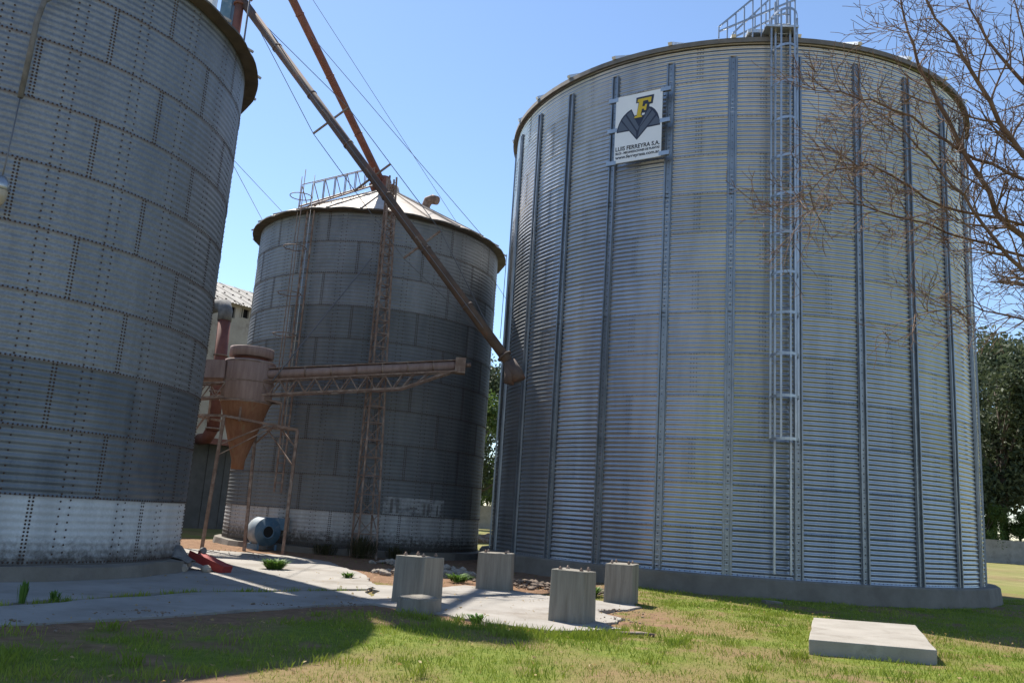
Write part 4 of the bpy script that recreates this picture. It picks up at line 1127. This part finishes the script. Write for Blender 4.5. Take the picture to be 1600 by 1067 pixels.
def grow(mbx, p, d, L, r, depth):
    n = 5 if depth < 2 else 4
    pts = [Vector(p)]; d = Vector(d).normalized(); q = Vector(p)
    bend = Vector((rt.uniform(-1, 1), rt.uniform(-1, 1), rt.uniform(-.7, 1))) * .22
    for i in range(n):
        d = (d + bend * .5 + Vector((rt.uniform(-.2, .2), rt.uniform(-.2, .2), rt.uniform(-.16, .2)))).normalized()
        q = q + d * (L / n); pts.append(q.copy())
    rs = [max(.0042, r * (1 - .62 * i / n)) for i in range(n + 1)]
    mbx.tube(pts, rs, 4 if r > .012 else 3, cap=False)
    if depth >= 3: return
    k = {0: 6, 1: 5, 2: 3}[depth]
    for j in range(k):
        u = rt.uniform(.2, 1.0); i = min(n - 1, int(u * n)); c = pts[i].lerp(pts[i + 1], u * n - i)
        dd = (pts[i + 1] - pts[i]).normalized()
        side = dd.cross(Vector((rt.uniform(-1, 1), rt.uniform(-1, 1), rt.uniform(-1, 1)))).normalized()
        nd = (dd * rt.uniform(.45, 1.0) + side * rt.uniform(.5, 1.0) + Vector((-.10, 0, .05)))
        grow(mbx, c, nd, L * rt.uniform(.4, .65), max(.0036, rs[i] * .62), depth + 1)
for pts, r0 in LIMBS:
    P = [Vector((-.1, 0, rt.uniform(2.6, 3.7)))] + [Vector(q) - BO for q in pts]
    P.insert(1, P[0].lerp(P[1], .5) + Vector((0, 0, -.15)))
    # smooth the limb
    S_ = []
    for i in range(len(P) - 1):
        a, b, c, d = P[max(i - 1, 0)], P[i], P[i + 1], P[min(i + 2, len(P) - 1)]
        for q in range(4):
            t = q / 4; S_.append(.5 * ((2 * b) + (c - a) * t + (2 * a - 5 * b + 4 * c - d) * t * t + (3 * b - a - 3 * c + d) * t ** 3) + Vector((rt.uniform(-.03, .03), rt.uniform(-.03, .03), rt.uniform(-.03, .03))))
    S_.append(P[-1]); n = len(S_)
    rs = [r0 * .82 * (1.25 - 1.1 * i / (n - 1)) for i in range(n)]
    br.tube(S_, rs, 7, cap=False)
    for i in range(6, n):
        for _ in range(2 if i % 2 else 1):
            dd = (S_[i] - S_[i - 1]).normalized()
            side = dd.cross(Vector((rt.uniform(-1, 1), rt.uniform(-1, 1), rt.uniform(-1, 1)))).normalized()
            grow(tw, S_[i], dd * rt.uniform(.5, 1.0) + side * .7, rt.uniform(.42, .95), max(.009, rs[i] * .55), 1)
tb.build('trunk', MT['trunk'], bt); br.build('branches', MT['bark'], bt); tag(tw.build('twigs', MT['bark'], bt), kind='stuff')

# ------------------------------------------------------------------ grass, weeds, rubble
def blades(name, n, region, hmin, hmax, w, m, dens, seed, lean=.6):
    rng = np.random.default_rng(seed)
    # sample denser close to the camera
    x0, x1, y0, y1 = region
    u = rng.random(n); y = y0 + (y1 - y0) * u ** 1.6; x = x0 + (x1 - x0) * rng.random(n)
    keep = np.abs(x) < (y * .66 + 1.2)
    x, y = x[keep], y[keep]
    b = bare_amount(x, y)
    keep = (rng.random(len(x)) > np.clip(b * 1.25, 0, .985)) & (rng.random(len(x)) < dens(x, y)) & ~inside(x, y, CONC) & (np.hypot(x - S3[0], y - S3[1]) > S3[2] + .45) & (np.hypot(x - S2[0], y - S2[1]) > S2[2] + .4)
    keep &= ~inside(x, y, SLAB)
    x, y = x[keep], y[keep]; k = len(x)
    # clumping: taller in patches
    cl = fbm(x * 1.6 + 3, y * 1.6, 3)
    h = (hmin + (hmax - hmin) * rng.random(k) ** 1.5) * (.55 + 1.0 * np.clip(cl * 1.6 - .3, 0, 1.2))
    a = rng.random(k) * 6.283; ln = lean * h * rng.random(k) * 1.3; la = rng.random(k) * 6.283
    ww = w * (.6 + .8 * rng.random(k)) * (1 + np.clip((y - 9) / 14, 0, 1.6))
    ix = np.clip(np.searchsorted(gx, x) - 1, 0, nx - 2); iy = np.clip(np.searchsorted(gy, y) - 1, 0, ny - 2)
    z = GZ[iy, ix] - .008
    dx, dy = np.cos(a) * ww / 2, np.sin(a) * ww / 2; lx, ly = np.cos(la) * ln, np.sin(la) * ln
    V = np.stack([np.stack([x - dx, y - dy, z], 1), np.stack([x + dx, y + dy, z], 1), np.stack([x + dx * .55 + lx * .45, y + dy * .55 + ly * .45, z + h * .62], 1), np.stack([x + lx, y + ly, z + h], 1)], 1).reshape(-1, 3)
    F = (np.arange(k) * 4)[:, None] + np.array([[0, 1, 2, 3]])
    o = link(name, np_mesh(name, V, F, False), m)
    return o
REG = (-17, 19, 5.5, 27)
g1 = blades('lawn_grass', 560000, REG, .025, .075, .0075, MT['blade'], lambda x, y: np.clip(1.05 - .75 * dry_amount(x, y), 0, 1), 1)
tag(g1, 'short patchy green grass of the foreground lawn', 'grass', kind='stuff')
g2 = blades('dry_grass', 200000, REG, .02, .055, .0065, MT['dry_blade'], lambda x, y: .10 + .65 * dry_amount(x, y), 2, 1.1)
tag(g2, 'dry straw coloured grass mixed through the foreground lawn', 'grass', kind='stuff')

rngc = np.random.default_rng(77)
cv = []; cf = []; cnt = 0
while cnt < 230:
    x, y = rngc.uniform(-6, 9), rngc.uniform(7.2, 19) if cnt % 2 else rngc.uniform(7.2, 13)
    if cnt % 3 == 0:
        a, b = PAD[rngc.integers(1, 7)], None; x = a[0] + rngc.uniform(-.7, .7); y = a[1] - rngc.uniform(.15, .9)
    xa, ya = np.array([x]), np.array([y])
    if inside(xa, ya, CONC)[0] or inside(xa, ya, SLAB)[0] or math.hypot(x - S3[0], y - S3[1]) < S3[2] + .5 or (bare_amount(xa, ya)[0] > .75): cnt += 1; continue
    cnt += 1
    nb = int(rngc.integers(25, 70)); hh = rngc.uniform(.06, .13); sp_ = rngc.uniform(.05, .16)
    for q in range(nb):
        bx = x + rngc.normal() * sp_; by = y + rngc.normal() * sp_; h = hh * rngc.uniform(.5, 1.15); an = rngc.uniform(0, 6.28); ln = h * rngc.uniform(.1, .7); w = .0045
        ca_, sa_ = math.cos(an), math.sin(an); o_ = len(cv)
        if inside(np.array([bx]), np.array([by]), SLAB)[0]: continue
        cv += [(bx - sa_ * w, by + ca_ * w, -.01), (bx + sa_ * w, by - ca_ * w, -.01), (bx + ca_ * ln * .4 + sa_ * w * .6, by + sa_ * ln * .4 - ca_ * w * .6, h * .6), (bx + ca_ * ln, by + sa_ * ln, h)]
        cf.append((o_, o_ + 1, o_ + 2, o_ + 3))
tag(link('grass_clumps', np_mesh('grass_clumps', np.array(cv), np.array(cf)), MT['blade']), 'taller green grass clumps scattered through the lawn', 'grass', kind='stuff')

def weed(label, x, y, n, h, spread, seed, z=.02, kind='leafy', m='weed_leaf'):
    n = int(n * (2.2 if kind == 'leafy' else 1.3))
    rnd = random.Random(seed); mb = MB()
    for k in range(n):
        a = rnd.uniform(0, 6.28); r0 = rnd.uniform(0, spread * .45); bx, by = r0 * math.cos(a), r0 * math.sin(a)
        hh = h * rnd.uniform(.4, 1.0); out = spread * rnd.uniform(.2, .9) * (1 if kind == 'leafy' else .4); a2 = a + rnd.uniform(-.8, .8)
        w = (.019 if kind == 'leafy' else .010) * rnd.uniform(.7, 1.3)
        tx, ty = -math.sin(a2) * w, math.cos(a2) * w
        m_ = Vector((bx + math.cos(a2) * out * .5, by + math.sin(a2) * out * .5, hh * .75)); e = Vector((bx + math.cos(a2) * out, by + math.sin(a2) * out, hh * rnd.uniform(.75, 1.05)))
        mb.add([(bx - tx * .3, by - ty * .3, 0), (bx + tx * .3, by + ty * .3, 0), (m_.x + tx, m_.y + ty, m_.z), (m_.x - tx, m_.y - ty, m_.z), tuple(e)], [(0, 1, 2, 3), (3, 2, 4)])
    o = mb.build('weed', MT[m]); o.location = (x, y, z)
    return tag(o, label, 'weed', 'weeds growing through the paving')
weed('bright green weed clump on the sunlit paving between the shadows', -5.05, 19.9, 140, .26, .36, 1)
weed('tall grass tuft in the paving joint at the left picture edge', -6.2, 11.62, 50, .34, .12, 2, kind='grass')
weed('grass tuft in the paving joint just right of the leftmost tuft', -6.0, 12.05, 30, .18, .14, 3, kind='grass')
weed('leafy weed at the front edge of the plinth pad', -.25, 12.75, 22, .15, .2, 4)
weed('green weed clump behind the pad between two plinths', -.85, 19.7, 60, .22, .34, 5)
weed('small weed on the sunlit paving left of the plinth by the stump', -3.2, 18.9, 26, .14, .2, 6)
weed('green weed at the base of the plinth nearest the new silo', 2.0, 18.3, 70, .24, .3, 7)
rnd = random.Random(5)
JT = MB()
jw = rnd
for k in range(900):
    q = rnd.random() * (len(JOINT) - 1.4) + .3; i = int(q); f = q - i
    if math.sin(q * 9) + math.sin(q * 23 + 1) < -.2: continue
    x = JOINT[i][0] + (JOINT[i + 1][0] - JOINT[i][0]) * f + rnd.uniform(-.07, .07); y = JOINT[i][1] + (JOINT[i + 1][1] - JOINT[i][1]) * f + rnd.uniform(-.07, .07)
    h = rnd.uniform(.02, .09); a = rnd.uniform(0, 6.28); w = .007
    JT.add([(x - w, y, .0), (x + w, y, .0), (x + math.cos(a) * h * .5, y + math.sin(a) * h * .5, h + .02)], [(0, 1, 2)])
tag(JT.build('joint_grass', MT['blade']), 'thin line of grass growing in the paving joint', 'grass', kind='stuff')
# dark weeds at the foot of the mast and middle silo
weed('dark weed clump growing round the foot of the lattice mast', -4.1, 26.3, 260, .75, .9, 11, kind='grass', m='dry_weed')
weed('dark weed clump at the silo foot right of the lattice mast', -3.1, 26.9, 160, .45, .8, 12, kind='grass', m='dry_weed')
weed('dark weed clump at the silo foot left of the lattice mast', -5.3, 26.7, 160, .4, .8, 13, kind='grass', m='dry_weed')

# rubble and earth clods
def rubble(label, spots, n, smin, smax, seed, m, name='rubble'):
    rng = np.random.default_rng(seed); ico = bmesh.new(); bmesh.ops.create_icosphere(ico, subdivisions=1, radius=1)
    base = np.array([v.co[:] for v in ico.verts]); fc = np.array([[v.index for v in f.verts] for f in ico.faces]); ico.free()
    Vs = []; Fs = []; o = 0
    for k in range(n):
        sx, sy, sr = spots[rng.integers(len(spots))]
        a = rng.random() * 6.283; r = sr * rng.random() ** .6; s = smin + (smax - smin) * rng.random() ** 3
        c = np.array([sx + r * math.cos(a), sy + .7 * r * math.sin(a), s * .3 + .10 * max(0, 1 - r / sr)])
        if inside(np.array([c[0]]), np.array([c[1]]), PAD)[0] and s > .03: continue
        v = base * (s * (1 + .35 * (rng.random((len(base), 1)) - .5))) * np.array([1, .8 + .4 * rng.random(), .65]) + c
        Vs.append(v); Fs.append(fc + o); o += len(base)
    ob = link(name, np_mesh(name, np.concatenate(Vs), np.concatenate(Fs), False), m)
    return tag(ob, label, 'rubble', kind='stuff')
MT['clod'] = mat('dry_earth_clods', (.12, .085, .06), (.24, .18, .135), 7, rough=.95)
rubble('dry earth clods heaped at the back of the pad by the new silo', [(.7, 20.2, 1.1), (1.3, 19.6, .9), (-.4, 21.0, .9), (2.2, 19.2, .7)], 1300, .015, .085, 1, MT['clod'])
rubble('broken stones lying on bare soil before the middle silo', [(-1.6, 23.2, 1.0), (-2.6, 24.6, 1.0), (-1.0, 21.4, .9), (-2.2, 21.0, .8)], 420, .02, .13, 2, MT['stone'])
rubble('small crumbs of earth scattered over the paving and soil strip', [(-4.4, 11.2, .8), (-3.2, 12.9, .7), (-2.3, 13.6, .5), (-5.4, 9.7, .8), (-5.9, 8.9, .9), (1.9, 14.0, .6), (2.3, 15.4, .7), (-6.5, 22.6, 1.5), (-7.5, 24.5, 1.2)], 600, .006, .026, 3, MT['clod'])
rubble('brown earth mound in the far gap between the silos', [(-.6, 48, 1.6), (.4, 49, 1.3)], 260, .1, .5, 4, MT['clod'])

rl_ = np.random.default_rng(9); n_ = 900
lx = rl_.uniform(-6.5, 9, n_); ly = rl_.uniform(7, 20, n_)
ok = (np.hypot(lx - S3[0], ly - S3[1]) > S3[2] + .5) & ~inside(lx, ly, SLAB); lx, ly = lx[ok], ly[ok]; n_ = len(lx)
an = rl_.uniform(0, 6.28, n_); sz_ = rl_.uniform(.012, .035, n_); lz = np.where(inside(lx, ly, CONC), .04, .045); tl = rl_.uniform(-.015, .015, (n_, 4))
c_, s_ = np.cos(an) * sz_, np.sin(an) * sz_
LV = np.stack([np.stack([lx - c_, ly - s_, lz + tl[:, 0]], 1), np.stack([lx + s_ * .4, ly - c_ * .4, lz + tl[:, 1]], 1), np.stack([lx + c_, ly + s_, lz + tl[:, 2]], 1), np.stack([lx - s_ * .4, ly + c_ * .4, lz + tl[:, 3]], 1)], 1).reshape(-1, 3)
tag(link('fallen_leaves', np_mesh('fallen_leaves', LV, (np.arange(n_) * 4)[:, None] + np.array([[0, 1, 2, 3]])), MT['dry_blade']), 'dry fallen leaves scattered over lawn and paving', 'leaves', kind='stuff')
